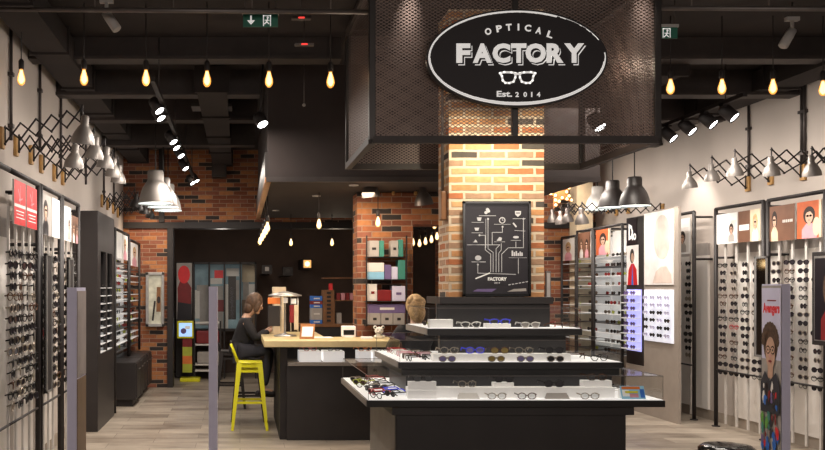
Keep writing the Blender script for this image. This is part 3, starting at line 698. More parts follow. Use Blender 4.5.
def rack(side, D0, D1, xf, label, arts, nrods, rowz, group, glab, ztop=2.43, posts=(1, 1), single=True, zrail=.66, mirror=None, rodm='rod_metal'):
    """frame of dark pipe standing off the wall with upright display rods; side +1 faces +X (left wall)"""
    wx = WL if side > 0 else WR
    t = thing('display_rack', label, 'display rack', (xf, (D0 + D1) / 2, 0))
    for k_, D in enumerate((D0, D1)):
        if posts[k_]:
            mb = MB(); mb.tube([(xf, D, 0), (xf, D, ztop)], .022, 'black', 10)
            mb.lathe([(0, 0), (.045, 0), (.045, .012), (0, .012)], (xf, D, 0), 'black', 12); mb.build('post', t)
            for zq in (ztop - .06, 1.95): mb = MB(); mb.tube([(xf, D, zq), (wx, D, zq)], .013, 'black', 8); mb.build('wall_bracket', t)
    mb = MB(); mb.tube([(xf, D0, ztop), (xf, D1, ztop)], .02, 'black', 10); mb.build('top_rail', t)
    xb = wx + side * .03
    mb = MB(); mb.box(min(wx, xb), max(wx, xb), D0 + .05, D1 - .05, .12, 2.0, 'backing'); mb.build('backing_board', t)
    mb = MB(); mb.box(min(wx, xb) , max(wx, xb), D0 + .05, D1 - .05, 2.0, 2.15, 'poster_grey'); mb.build('grey_band', t)
    rx = xf - side * .04
    for i in range(nrods):
        y = D0 + (D1 - D0) * (i + .6) / (nrods + .2)
        mb = MB(); mb.box(rx - .008, rx + .008, y - .014, y + .014, .05, 2.2, rodm); mb.build('rod', t)
        if i == 0: mass = MB()
        keys = ['bl', 'bc', 'br', 'bl', 'me', 'bl', 'bl', 'bl']
        for z in rowz:
            kk = random.choice(keys)
            if random.random() < .015: kk = 'rd'
            gp = (rx + side * .035, y + random.uniform(-.006, .006), z + random.uniform(-.005, .005)); gr = side * PI / 2 + random.uniform(-.25, .25)
            if single: put_glasses(PROTO[kk], gp, gr, glab, group, 1.3 if side > 0 else 1.08)
            else:
                T = Matrix.Translation(gp) @ Matrix.Rotation(gr, 4, 'Z') @ Matrix.Scale(1.12, 4); me_ = PROTO[kk]
                nm_ = {'bl': 'frame_black', 'bc': 'steel_dark', 'br': 'frame_brown', 'me': 'frame_metal', 'rd': 'frame_red'}[kk]
                mass.mesh([T @ v.co for v in me_.vertices], [tuple(p.vertices) for p in me_.polygons], nm_)
    if nrods and not single: tag(mass.build('eyewear_rows'), glab, 'glasses', kind='stuff')
    for i in ():
        for z in ():
            pass
    mb = MB(); mb.tube([(xf - side * .0, D0, zrail), (xf, D1, zrail)], .010, 'black', 8); mb.build('lower_rail', t)
    # hanging picture boards
    for (a0, a1, z0, z1, fn, plabel) in arts:
        mb = MB(); ya, yb = D0 + (D1 - D0) * a0, D0 + (D1 - D0) * a1
        mb.box(xf - .006, xf + .006, ya, yb, z0, z1, 'poster_white')
        if side > 0: ar = Art(mb, (xf + .007, ya, z0), (0, 1, 0), (1, 0, 0))
        else: ar = Art(mb, (xf - .007, yb, z0), (0, -1, 0), (-1, 0, 0))
        fn(ar, yb - ya, z1 - z0)
        o = mb.build('picture_board', org=None)
        tag(o, plabel, 'poster')
    return t
def art_red(ar, w, h):
    ar.rect(0, w, 0, h, 'red'); ar.line([(w * .35, h * .80), (w * .5, h * .62), (w * .4, h * .55), (w * .7, h * .62)], .012, 'pink'); ar.line([(w * .55, h * .9), (w * .52, h * .5)], .008, 'pink')
    ar.rect(w * .02, w * .98, h * .40, h * .47, 'poster_white'); ar.rect(w * .15, w * .85, h * .30, h * .325, 'print_white'); ar.rect(w * .2, w * .8, h * .23, h * .25, 'print_white'); ar.rect(w * .12, w * .88, h * .15, h * .17, 'print_white')
def art_darkport(ar, w, h): portrait(ar, 0, w, 0, h, 'poster_grey', 'hair_black', 'poster_black', face=.35)
def art_white(ar, w, h): ar.rect(0, w, 0, h, 'print_white')
def art_white_fig(ar, w, h): ar.rect(0, w, 0, h, 'print_white'); portrait(ar, w * .5, w * .95, h * .05, h * .75, 'poster_white', 'hair_black', 'poster_grey')
def art_faces(ar, w, h):
    ar.rect(0, w, 0, h, 'poster_brown'); portrait(ar, w * .05, w * .5, 0, h * .9, 'poster_brown', 'hair_brown', 'poster_white'); portrait(ar, w * .5, w * .95, 0, h * .85, 'poster_brown', 'hair_black', 'pink')
def art_brown_white(ar, w, h):
    ar.rect(0, w, 0, h, 'poster_brown'); ar.rect(w * .05, w * .5, h * .38, h * .56, 'print_white'); portrait(ar, w * .55, w, 0, h, 'cream', 'hair_blond', 'poster_white')
def art_brown_text(ar, w, h):
    ar.rect(0, w, 0, h, 'poster_brown'); portrait(ar, 0, w * .45, 0, h, 'poster_brown', 'hair_black', 'cream', face=.45); [ar.rect(w * (.54 + .07 * q_), w * (.585 + .07 * q_), h * .50, h * .58, 'poster_white') for q_ in range(6)]
def art_rust(ar, w, h):
    portrait(ar, 0, w, 0, h, 'poster_rust', 'hair_black', 'pink', face=.5); ar.ell(w * .8, h * .3, w * .15, h * .25, 'cream'); ar.rect(w * .9, w, 0, h, 'cream')
rows_l = [.72 + .0785 * i for i in range(15)]
lr = [
    (5.3, 6.30, 'display rack at the far left edge with pale bare backing', [], 0, 'g', 'g'),
    (6.32, 7.22, 'black pipe rack nearest on left wall with two red posters', [(.12, .50, 2.06, 2.38, art_red, 'red poster with white band, left of the red pair'), (.54, .92, 2.06, 2.38, art_red, 'red poster with white band, right of the red pair')], 4, 'eyeglasses under the red posters', 'dark folded eyeglasses on a rod below the two red posters'),
    (7.30, 8.10, 'black pipe rack on left wall with a dark portrait poster', [(.06, .50, 2.04, 2.38, art_darkport, 'dark portrait poster right of the red posters'), (.54, .94, 2.04, 2.38, art_white, 'plain white board next to the dark portrait poster')], 4, 'eyeglasses under the dark portrait', 'dark folded eyeglasses on a rod below the dark portrait poster'),
    (8.18, 9.0, 'black pipe rack on left wall beside the tall dark tower', [(.06, .5, 2.04, 2.36, art_white_fig, 'white poster with small figure left of tower cabinet'), (.56, .96, 2.04, 2.30, art_faces, 'brown poster of two faces left of tower cabinet')], 3, 'eyeglasses beside the tower', 'dark folded eyeglasses on a rod beside the tall dark tower'),
]
for D0, D1, lab, arts, nr, g, gl in lr:
    rack(1, D0, D1, -1.62, lab, arts, nr, rows_l, g, gl, zrail=.64, posts=(1, 0) if nr == 0 else (0 if D0 < 6.4 else 1, 1), single=(nr != 3))
# mirror strips between left bays
def strip_mirror(x, D, side, z0, z1, w, label, glass='mirror'):
    t = thing('strip_mirror', label, 'mirror', (x, D, z0))
    xo = x + side * .02
    mb = MB(); mb.box(x - .012, x + .012, D - w / 2, D + w / 2, z0, z1, 'black', .004); mb.build('backing', t)
    mb = MB(); 
    for (a, b, c, d) in ((D - w / 2, D - w / 2 + .02, z0, z1), (D + w / 2 - .02, D + w / 2, z0, z1), (D - w / 2, D + w / 2, z0, z0 + .02), (D - w / 2, D + w / 2, z1 - .02, z1)):
        mb.box(min(x, xo), max(x, xo), a, b, c, d, 'silver')
    mb.build('frame', t)
    mb = MB(); mb.box(min(x, x + side * .014), max(x, x + side * .014), D - w / 2 + .02, D + w / 2 - .02, z0 + .02, z1 - .02, glass); mb.build('mirror_glass', t)
for D, lab in ((7.34, 'narrow dark framed mirror between first and second left racks'), (8.30, 'narrow dark framed mirror between second and third left racks')):
    strip_mirror(-1.57, D, 1, .75, 1.88, .20, lab, 'black')  # mirror faces coloured plain black, the dark reflection painted in
# right racks
rows_r = [.62 + .0865 * i for i in range(15)]
rack(-1, 8.45, 9.37, 5.5, 'nearest black pipe rack on right wall with rust portrait poster', [(.50, .96, 2.08, 2.44, art_brown_text, 'brown poster with figure and block lettering on right wall'), (.05, .46, 2.08, 2.44, art_rust, 'rust orange portrait poster near the right edge')], 4, rows_r, 'eyeglasses at far right', 'dark folded eyeglasses on a rod below the rust portrait poster', 2.51)
rack(-1, 9.45, 10.4, 5.5, 'black pipe rack on right wall with brown and white posters', [(.52, .97, 2.10, 2.44, art_white_fig, 'white poster with small dark figure on the right wall'), (.05, .50, 2.10, 2.44, art_brown_white, 'brown poster with white box and blond face')], 4, rows_r, 'eyeglasses under the brown and white posters', 'dark folded eyeglasses on a rod below the brown and white posters', 2.51)
# far bay: rack, its eyewear is one uncounted mass
rack(-1, 10.9, 11.75, 5.5, 'farther black pipe rack beside the beige lit display panel', [(.1, .9, 2.02, 2.46, art_white_fig, 'white poster with grey figure beside the lit display panel')], 3, [.75 + .0865 * i for i in range(14)], 'eyeglasses beside the lit panel', 'dark folded eyeglasses on a rod beside the beige lit panel', 2.52, (1, 1), single=False)
strip_mirror(5.28, 9.10, -1, .9, 1.92, .22, 'narrow dark framed mirror between the two right wall racks', 'mirror')
t = thing('framed_picture', 'dark framed picture on a stand at the right picture edge', 'picture', (5.28, 8.0, 1.1))
mb = MB(); mb.box(5.26, 5.30, 7.70, 8.28, 1.08, 1.93, 'black', .006); mb.build('frame', t)
mb = MB(); mb.box(5.255, 5.26, 7.74, 8.24, 1.12, 1.89, 'silver'); ar = Art(mb, (5.254, 8.23, 1.13), (0, -1, 0), (-1, 0, 0)); portrait(ar, 0, .46, 0, .74, 'poster_black', 'hair_brown', 'dark_red'); mb.build('print', t)
mb = MB(); mb.tube([(5.29, 8.0, 0), (5.29, 8.0, 1.1)], .015, 'black'); mb.lathe([(0, 0), (.14, 0), (.14, .015), (0, .015)], (5.29, 8.0, 0), 'black'); mb.build('stand', t)

# lit display panel (freestanding slab, faces left)
t = thing('lit_display_panel', 'tall beige display panel with portrait above backlit eyeglasses rows', 'display', (5.2, 11, 0))
mb = MB(); mb.box(5.14, 5.17, 10.55, 11.45, 0, 2.56, 'taupe'); mb.box(5.14, 5.17, 11.45, 11.98, 0, .60, 'taupe'); mb.build('panel', t)
mb = MB(); mb.box(5.128, 5.142, 10.66, 11.42, 1.64, 2.54, 'portrait_panel')
ar = Art(mb, (5.127, 11.4, 1.66), (0, -1, 0), (-1, 0, 0)); ar.ell(.46, .56, .22, .27, 'soft_hair', 26); ar.ell(.50, .50, .15, .21, 'soft_skin', 26); ar.shape([(.22, 0), (.30, .14), (.44, .20), (.58, .2), (.70, .1), (.72, 0)], 'soft_skin'); mb.build('portrait', t)
mb = MB(); mb.box(5.128, 5.142, 10.66, 11.42, .80 if False else .94, 1.58, 'light_panel'); mb.build('light_box', t)
mass = MB()
for r in range(6):
    for c in range(4):
        T = Matrix.Translation((5.10, 10.76 + c * .19, 1.0 + r * .092)) @ Matrix.Rotation(-PI / 2, 4, 'Z'); me_ = PROTO['bc']; mass.mesh([T @ v.co for v in me_.vertices], [tuple(p.vertices) for p in me_.polygons], 'steel_dark' if r < 4 and (r + c) % 3 else 'lavender')
tag(mass.build('eyewear_rows'), 'rows of dark eyewear on the backlit white panel below pale portrait', 'glasses', kind='stuff')
# tall black tower with logo
t = thing('brand_tower', 'tall black display tower with white letters, portrait and violet lit shelves', 'display', (5.2, 11.8, 0))
mb = MB(); mb.box(5.16, 5.42, 11.50, 12.02, .605, 2.53, 'black', .004); mb.box(5.20, 5.40, 11.52, 12.0, 0, .605, 'black'); mb.build('body', t)
mb = MB(); ar = Art(mb, (5.155, 12.0, 2.18), (0, -1, 0), (-1, 0, 0)); ar.rect(0, .30, 0, .33, 'poster_black'); ar.shape([(.06, .05), (.06, .27), (.16, .24), (.19, .16), (.16, .07)], 'sign_white'); ar.shape([(.10, .10), (.10, .21), (.14, .20), (.155, .155), (.14, .11)], 'poster_black'); ar.text('ior' if False else 'lo', .23, .11, .12, .13, 'sign_white', .04); mb.build('logo_panel', t)
mb = MB(); ar = Art(mb, (5.155, 12.0, 1.64), (0, -1, 0), (-1, 0, 0)); ar.rect(0, .36, 0, .52, 'portrait_panel'); ar.shape([(.03, 0), (.06, .2), (.14, .28), (.22, .28), (.30, .2), (.33, 0)], 'red'); ar.shape([(.15, 0), (.18, .28), (.21, 0)], 'blue'); ar.ell(.17, .38, .065, .095, 'hair_black'); ar.ell(.18, .36, .042, .06, 'skin_print'); mb.build('portrait', t)
mb = MB(); mb.box(5.148, 5.16, 11.56, 11.98, .78, 1.58, 'violet_light'); mb.build('backlight', t)
for r in range(8):
    mb = MB(); z = .80 + r * .10; mb.box(5.06, 5.148, 11.56, 11.98, z, z + .012, 'acrylic'); mb.build('shelf', t)
mb = MB()
for r in range(8):
    for c in range(2):
        b2 = glasses_mb('purple', 'lens_violet'); T = Matrix.Translation((5.09, 11.67 + c * .2, .815 + r * .10)) @ Matrix.Rotation(-PI / 2, 4, 'Z')
        b2.bm.verts.index_update(); mb.mesh([T @ v.co for v in b2.bm.verts], [[v.index for v in f.verts] for f in b2.bm.faces], 'purple'); b2.bm.free()
tag(mb.build('sunglasses'), 'violet tinted sunglasses lined on the shelves of the black tower', 'sunglasses', kind='stuff')

# generic shelf bay with glass shelves full of small eyewear
def shelf_bay(side, xf, D0, D1, z0, z1, nsh, label, elabel, arts):
    wx = WL if side > 0 else WR
    t = thing('shelf_rack', label, 'shelf', (xf, (D0 + D1) / 2, 0))
    mb = MB(); a, b = sorted((wx, wx + side * .03)); mb.box(a, b, D0, D1, z0 - .1, z1, 'backing_glow'); mb.build('backing_board', t)
    for D in (D0, D1):
        mb = MB(); mb.tube([(xf, D, .62 if side > 0 and D > 11.8 else 0), (xf, D, z1)], .02, 'black'); mb.tube([(xf, D, z1), (wx, D, z1)], .014, 'black'); mb.build('post', t)
    mb = MB(); mb.tube([(xf, D0, z1), (xf, D1, z1)], .018, 'black'); mb.build('top_rail', t)
    e = MB(); zt = z1 - .42
    for i in range(nsh):
        z = z0 + (zt - z0) * i / (nsh - 1); xi = wx + side * .04
        mb = MB(); a, b = sorted((xi, xf - side * .01)); mb.box(a, b, D0 + .02, D1 - .02, z - .006, z + .002, 'acrylic' if i % 3 else 'steel_dark'); mb.build('glass_shelf', t)
        y = D0 + .12
        while y < D1 - .1:
            b2 = glasses_mb('frame_black', 'lens_dark', True); T = Matrix.Translation((xf - side * .09, y, z + .003)) @ Matrix.Rotation(side * PI / 2 + random.uniform(-.3, .3), 4, 'Z')
            b2.bm.verts.index_update(); e.mesh([T @ v.co for v in b2.bm.verts], [[v.index for v in f.verts] for f in b2.bm.faces], random.choice(['frame_black', 'frame_brown', 'frame_metal', 'steel_dark', 'frame_red', 'pipe', 'lime', 'frame_metal'])); b2.bm.free()
            y += .2
    tag(e.build('shelf_eyewear'), elabel, 'glasses', kind='stuff')
    for (a0, a1, h, fn, pl) in arts:
        mb = MB(); ya, yb = D0 + (D1 - D0) * a0, D0 + (D1 - D0) * a1; zz = z1 - .03 - h
        mb.box(xf - .006, xf + .006, ya, yb, zz, z1 - .03, 'poster_white')
        ar = Art(mb, (xf + .007, ya, zz), (0, 1, 0), (1, 0, 0)) if side > 0 else Art(mb, (xf - .007, yb, zz), (0, -1, 0), (-1, 0, 0))
        fn(ar, yb - ya, h); tag(mb.build('picture_board'), pl, 'poster')
def art_pink(ar, w, h): portrait(ar, 0, w, 0, h, 'poster_white', 'hair_blond', 'pink')
shelf_bay(-1, 5.15, 12.12, 13.1, .7, 2.46, 11, 'glass shelf rack left of the black tower on the right side', 'small eyeglasses crowding the glass shelves left of black tower', [(.4, .9, .36, art_rust, 'orange portrait poster left of the black logo tower')])
shelf_bay(-1, 5.15, 13.15, 13.75, .7, 2.46, 11, 'middle glass shelf rack of three behind right pendants', 'small eyeglasses on the middle glass shelf rack', [(.1, .9, .38, art_faces, 'poster of two people on the middle shelf rack')])
shelf_bay(-1, 5.15, 13.8, 14.4, .7, 2.40, 11, 'farthest glass shelf rack against the brick wall', 'small eyeglasses on the farthest right shelf rack', [(.1, .9, .34, art_pink, 'pale pink portrait poster on farthest shelf rack')])
shelf_bay(1, -1.60, 11.5, 12.9, .75, 2.36, 13, 'glass shelf rack just beyond the tall dark tower', 'small eyeglasses on the shelf rack beyond the tower', [(.1, .45, .34, art_white, 'white board on the rack beyond the tower'), (.5, .9, .34, art_pink, 'pale portrait board on the rack beyond the tower')])
shelf_bay(1, -1.60, 13.0, 14.3, .75, 2.30, 13, 'glass shelf rack at the brick pier on the left', 'small eyeglasses on the shelf rack near brick pier', [(.1, .8, .34, art_pink, 'pink portrait board near the brick pier')])
# low drawers
for i, (D0, D1, xr) in enumerate([(12.1, 12.9, -1.40), (12.95, 13.65, -1.42), (13.7, 14.35, -1.42)]):
    t = thing('low_cabinet', ['nearest low black drawer cabinet along the left wall', 'middle low black drawer cabinet along the left wall', 'farthest low black drawer cabinet by the brick pier'][i], 'cabinet', (-1.5, D0, 0), 'low black cabinets')
    mb = MB(); mb.box(WL + .05, xr, D0, D1, .09, .60, 'cabinet', .01); mb.box(WL + .1, xr - .05, D0 + .06, D1 - .06, 0, .09, 'black'); mb.build('body', t)
    for j in range(2):
        mb = MB(); a = D0 + .03 + j * (D1 - D0) / 2; b = a + (D1 - D0) / 2 - .05; mb.box(xr, xr + .015, a, b, .12, .58, 'cabinet'); d = mb.build('drawer', t)
        mb = MB(); mb.bar((xr + .03, (a + b) / 2 - .08, .5), (xr + .03, (a + b) / 2 + .08, .5), .012, 'pipe'); mb.build('handle', d)
# tall tower
t = thing('tower_cabinet', 'tall black tower cabinet with two columns of lit niches on the left', 'cabinet', (-1.7, 10.6, 0))
TXF = -1.58
mb = MB(); mb.box(WL + .02, TXF, 10.0, 10.06, 0, 2.46, 'cabinet', .004); mb.build('side_panel', t)
mb = MB(); mb.box(WL + .02, TXF, 11.24, 11.3, 0, 2.46, 'cabinet'); mb.build('side_panel', t)
mb = MB(); mb.box(WL + .02, WL + .06, 10.06, 11.24, 0, 2.46, 'cabinet'); mb.build('back_panel', t)
mb = MB()
for a, b, c, d in ((10.06, 10.20, 0, 2.46), (10.60, 10.72, 0, 2.46), (11.10, 11.24, 0, 2.46), (10.20, 10.6, 2.02, 2.46), (10.72, 11.1, 2.02, 2.46), (10.20, 10.6, 0, .85), (10.72, 11.1, 0, .85)):
    mb.box(TXF - .03, TXF, a, b, c, d, 'cabinet')
mb.build('front_panel', t)
for (a, b) in ((10.20, 10.60), (10.72, 11.10)):
    for r in range(9):
        z = .86 + r * .092
        mb = MB(); mb.box(TXF - .2, TXF + .005, a, b, z, z + .008, 'acrylic'); mb.build('shelf', t)
for c, yy in enumerate((10.40, 10.91)):
    for r in range(9):
        z = .87 + r * .092
        put_glasses(make_glasses_data if False else PROTO['me'], (TXF - .05, yy, z), PI / 2, 'sunglasses in a niche of the tall black tower', 'sunglasses in tower niches', 1.0, 'sunglasses')

# ---------------------------------------------------------------- central display table
def tray(name, label, x0, x1, D0, D1, zt, lip, gh, gx0=None, gx1=None):
    t = thing(name, label, 'display case', ((x0 + x1) / 2, D0, zt - lip))
    mb = MB(); mb.box(x0, x1, D0, D1, zt - lip, zt - .004, 'cabinet_lip', .003)
    mb.build('tray', t)
    mb = MB(); mb.box(x0 - .003, x0 + .001, D0 + .02, D1, zt - lip + .003, zt - .004, 'lip_side'); mb.build('side_fascia', t)
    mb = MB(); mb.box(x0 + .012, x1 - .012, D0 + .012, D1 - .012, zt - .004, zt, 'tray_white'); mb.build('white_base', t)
    g = .012
    mb = MB()
    for (a, b, c, d) in ((x0 + g, x1 - g, D0 + g, D0 + g + .004), (x0 + g, x0 + g + .004, D0 + g, D1 - g), (x1 - g - .004, x1 - g, D0 + g, D1 - g)):
        mb.poly([(a, c, zt), (b if b - a > .1 else a, c if b - a > .1 else d, zt), (b if b - a > .1 else a, c if b - a > .1 else d, zt + gh), (a, c, zt + gh)], 'clear_glass')
    mb.poly([(x0 + g, D0 + g, zt + gh), (x1 - g, D0 + g, zt + gh), (x1 - g, D1 - g, zt + gh), (x0 + g, D1 - g, zt + gh)], 'clear_glass')
    mb.build('glass_cover', t)
    mb = MB(); r = .0022
    P4 = [(x0 + g, D0 + g), (x1 - g, D0 + g), (x1 - g, D1 - g), (x0 + g, D1 - g)]
    for i in range(4):
        a, b = P4[i], P4[(i + 1) % 4]; mb.bar((*a, zt + gh), (*b, zt + gh), r * 1.6, 'pipe'); mb.bar((*a, zt), (*a, zt + gh), r * 1.3, 'pipe')
    mb.build('glass_edge', t)
    return t
s1, s2, s3, s4 = 140., 134., 129.5, 127.
t1 = dict(x0=X(367, s1), x1=X(665.4, s1), D0=Y(s1), D1=8.05, zt=Z(400, s1))
t2 = dict(x0=X(398.6, s2), x1=X(622.6, s2), D0=Y(s2), D1=7.9, zt=Z(361.8, s2))
t3 = dict(x0=X(427.7, s3), x1=X(582.4, s3), D0=Y(s3), D1=7.85, zt=Z(328.2, s3))
tray('display_tray', 'widest bottom glass covered tray of the stepped table', **t1, lip=.052, gh=.17)
tray('display_tray', 'middle glass covered tray of the stepped table', **t2, lip=.050, gh=.16)
tray('display_tray', 'top glass covered tray holding white and blue glasses', **t3, lip=.055, gh=.155)
# pedestal
px0, px1 = X(396, 139), X(626, 139)
t = thing('display_pedestal', 'black rectangular pedestal carrying the stepped display table', 'pedestal', ((px0 + px1) / 2, 7.2, 0))
zb = t1['zt'] - .052
mb = MB(); mb.box(px0, px1, Y(139), 7.75, 0.06, zb, 'cabinet', .004); mb.box(px0 + .04, px1 - .04, Y(139) + .04, 7.7, 0, .07, 'black'); mb.build('body', t)
mb = MB(); mb.box(px0 - .006, px0 - .001, Y(139) + .02, 7.72, .06, zb - .01, 'base_side_lit'); mb.build('side_panel', t)  # thin lighter sheet; light reflecting off this side put into its colour
mb = MB(); mb.box(px0 - .03, px1 + .05, Y(139) - .02, 7.8, zb - .06, zb - .001, 'cabinet'); mb.build('top_frame', t)
# risers between tiers
t = thing('table_riser', 'black block between bottom and middle trays of the table', 'riser', (2, 7.2, t1['zt']))
mb = MB(); mb.box(X(406, 130), X(612, 130), Y(130), 7.7, t1['zt'] + .001, t2['zt'] - .051, 'cabinet', .004); mb.build('body', t)
mb = MB(); mb.box(X(401, 132), X(618, 132), Y(132.5), 7.75, t2['zt'] - .11, t2['zt'] - .051, 'cabinet_lip', .003); mb.build('top_frame', t)
mb = MB(); mb.box(X(440, 126.5), X(566, 126.5), Y(126.5), 7.19, t2['zt'] + .001, t3['zt'] - .056, 'cabinet', .004)
tag(mb.build('table_riser'), 'black block between middle and top trays of the table', 'riser')
mb = MB(); mb.box(X(437, 126), X(550, 126), Y(126), 7.19, t3['zt'] + .001, Z(304, 127), 'cabinet', .004)
tag(mb.build('table_riser'), 'black block under the poster ledge above the top tray', 'riser')
mb = MB(); mb.box(1.575, X(553.5, s4), Y(s4), 7.19, Z(304, s4), Z(297, s4), 'cabinet', .003)
mb.box(1.575, CX0 - .005, 7.19, 7.6, Z(304, s4), Z(297, s4), 'cabinet', .003); mb.box(CX1 + .005, X(553.5, s4), 7.19, 7.6, Z(304, s4), Z(297, s4), 'cabinet', .003)
tag(mb.build('poster_ledge'), 'black ledge wrapping the brick column under the framed map poster', 'ledge')
# poster
sP = 126.3; pz0, pz1 = Z(296.6, s4), Z(201, sP); pxa, pxb = X(463, sP), X(531.3, sP); yd = Y(sP)
t = thing('framed_poster', 'black framed route map poster leaning on the brick column', 'poster', ((pxa + pxb) / 2, yd, pz0))
mb = MB(); fw = .022
mb.box(pxa, pxb, yd, yd + .03, pz1 - fw, pz1, 'black_gloss', .003); mb.box(pxa, pxb, yd, yd + .03, pz0, pz0 + fw, 'black_gloss', .003)
mb.box(pxa, pxa + fw, yd, yd + .03, pz0, pz1, 'black_gloss', .003); mb.box(pxb - fw, pxb, yd, yd + .03, pz0, pz1, 'black_gloss', .003); mb.build('frame', t)
mb = MB(); mb.box(pxa + .01, pxb - .01, yd + .012, yd + .028, pz0 + .01, pz1 - .01, 'poster_black')
ar = Art(mb, (0, yd + .011, 0), (1, 0, 0), (0, -1, 0))
# coordinates from 450px crop of [450,190,560,300]: px = 450+zx*.2444, py=190+zy*.2444
def q(zx, zy): return (X(450 + zx * .24444, sP), Z(190 + zy * .24444, sP))
L_ = lambda pts, w=.0045: ar.line([q(*p) for p in pts], w, 'print_line')
L_([(157, 118), (157, 240), (178, 255), (178, 335)]); L_([(122, 185), (146, 185), (146, 245), (168, 262), (168, 335)]); L_([(148, 118), (148, 235)], .003)
L_([(216, 150), (216, 173), (174, 173), (174, 222)]); L_([(72, 224), (205, 224), (190, 240), (190, 335)]); L_([(302, 118), (302, 236), (240, 236), (213, 262), (213, 335)])
L_([(211, 218), (211, 245), (201, 258), (201, 335)]); L_([(271, 212), (271, 236)]); L_([(281, 280), (281, 340)]); L_([(115, 305), (115, 340), (270, 345)]); L_([(243, 277), (315, 277)], .003)
for (cx, cy) in ((157, 118), (122, 185), (302, 118), (115, 305), (216, 150)): ar.ell(*q(cx, cy), .008, .008, 'print_line', 10)
L_([(120, 105), (188, 105)], .004); L_([(90, 132), (138, 132)], .003); L_([(182, 140), (248, 140)], .003); L_([(258, 117), (310, 117)], .003); L_([(90, 175), (135, 175)], .003); L_([(182, 212), (225, 212)], .003); L_([(250, 206), (290, 206)], .003); L_([(90, 294), (146, 294)], .005); L_([(265, 165), (308, 168)], .003)
for (cx, cy) in ((148, 92), (158, 86), (154, 80)): ar.ell(*q(cx, cy), .014, .013, 'print_line', 10)
ar.shape([q(110, 112), q(130, 112), q(126, 126), q(114, 126)], 'print_line'); ar.shape([q(100, 154), q(120, 154), q(116, 166), q(104, 166)], 'print_line')
ar.ell(*q(214, 124), .026, .026, 'print_line', 14); ar.ell(*q(214, 124), .018, .018, 'poster_black', 14); L_([(214, 116), (214, 124), (218, 124)], .004)
ar.shape([q(266, 86), q(291, 86), q(290, 100), q(278, 110), q(267, 100)], 'print_line'); ar.shape([q(270, 92), q(287, 92), q(286, 96), q(271, 96)], 'poster_black')
ar.line([q(260, 137), q(270, 149)], .012, 'print_line'); ar.shape([q(95, 214), q(105, 202), q(113, 214)], 'print_line'); ar.shape([q(190, 208), q(202, 192), q(213, 196), q(210, 208)], 'print_line')
ar.ell(*q(270, 193), .024, .010, 'print_line', 10); ar.ell(*q(115, 278), .026, .020, 'print_line', 12)
for zx, hh in ((255, 22), (263, 16), (271, 20), (279, 12), (287, 18), (294, 14)): ar.shape([q(zx - 3, 270), q(zx + 3, 270), q(zx + 3, 270 - hh), q(zx - 3, 270 - hh)], 'print_line')
ar.text('FACTORY', *q(193, 364), .150, .028, 'print_white', .05); ar.text('2014', *q(192, 380), .045, .013, 'print_line', .02)
for i in range(4): ar.line([q(106 + i * 15, 362 - i * 6), q(116 + i * 15, 358 - i * 6)], .010, 'print_white')
for i in range(6): ar.line([q(240 + i * 14, 388 - i * 2.4), q(246 + i * 14, 387 - i * 2.4)], .007, 'print_line')
ar.shape([q(92, 415), q(110, 405), q(190, 404), q(170, 417)], 'purple'); ar.shape([q(232, 416), q(260, 405), q(310, 402), q(312, 414)], 'poster_grey')
mb.build('map_print', t)

# --- items on the table
def col_glasses(fm, lm, px, py, s, label, scale=1., rz=0, name='eyeglasses', style=1, fold=False):
    o = glasses_mb(fm, lm, fold, style).build(name, org=(0, 0, 0)); o.location = (X(px, s), Y(s), Z(py, s)); o.rotation_euler = (0, 0, rz); o.scale = (scale,) * 3
    return tag(o, label, 'glasses')
def riser(x0, x1, y0, y1, s, depth, label, base, m='white'):
    mb = MB(); mb.box(X(x0, s), X(x1, s), Y(s), Y(s) + depth, base, Z(y0, s), m, .003); return tag(mb.build('display_block'), label, 'display block')
zt3 = t3['zt'] + .001; zt2 = t2['zt'] + .001; zt1 = t1['zt'] + .001
riser(430, 453, 319.5, 327, 128.6, .09, 'plain white block on the left of the top tray', zt3)
riser(487, 511, 323.6, 326, 128.6, .11, 'thin white plinth under the blue glasses', zt3)
col_glasses('frame_white', 'lens_clear', 471, 326.5, 128.6, 'white cat eye glasses left of the blue pair on top tray', 1.15)
bpy.context.view_layer.update()
col_glasses('frame_blue', 'lens_clear', 500, 323.4, 128.5, 'bright blue thick framed glasses on top tray', 1.2)
col_glasses('frame_white', 'poster_grey', 530.5, 326.5, 128.6, 'white sunglasses right of the blue pair on top tray', 1.1)
for o in COL.objects:
    if o.get('category') == 'glasses' and 'top tray' in o.get('label', ''):
        o.location.z = zt3 + (.02 if 'blue thick' in o['label'] else 0)
for i, (px, fm) in enumerate([(409, 'frame_black'), (415, 'lime'), (421, 'frame_brown'), (564, 'frame_brown'), (570, 'frame_red'), (576, 'frame_black')]):
    s = 124 + (i % 3) * 1.6
    o = col_glasses(fm, 'lens_clear' if i % 2 else 'lens_dark', px, 322, s, ['black glasses at left end of top tray', 'yellow green glasses at left end of top tray', 'brown glasses at left end of top tray nearest the front', 'brown glasses at right end of top tray', 'red glasses at right end of top tray', 'black glasses at right end of top tray'][i], .95, (1 if i < 3 else -1) * -1.2)
    o.location.z = zt3
    if i < 3: o.location.x = t3['x0'] + .10; o.location.y = 7.1 + i * .18
    else: o.location.x = t3['x1'] - .12; o.location.y = 7.05 + (i - 3) * .16
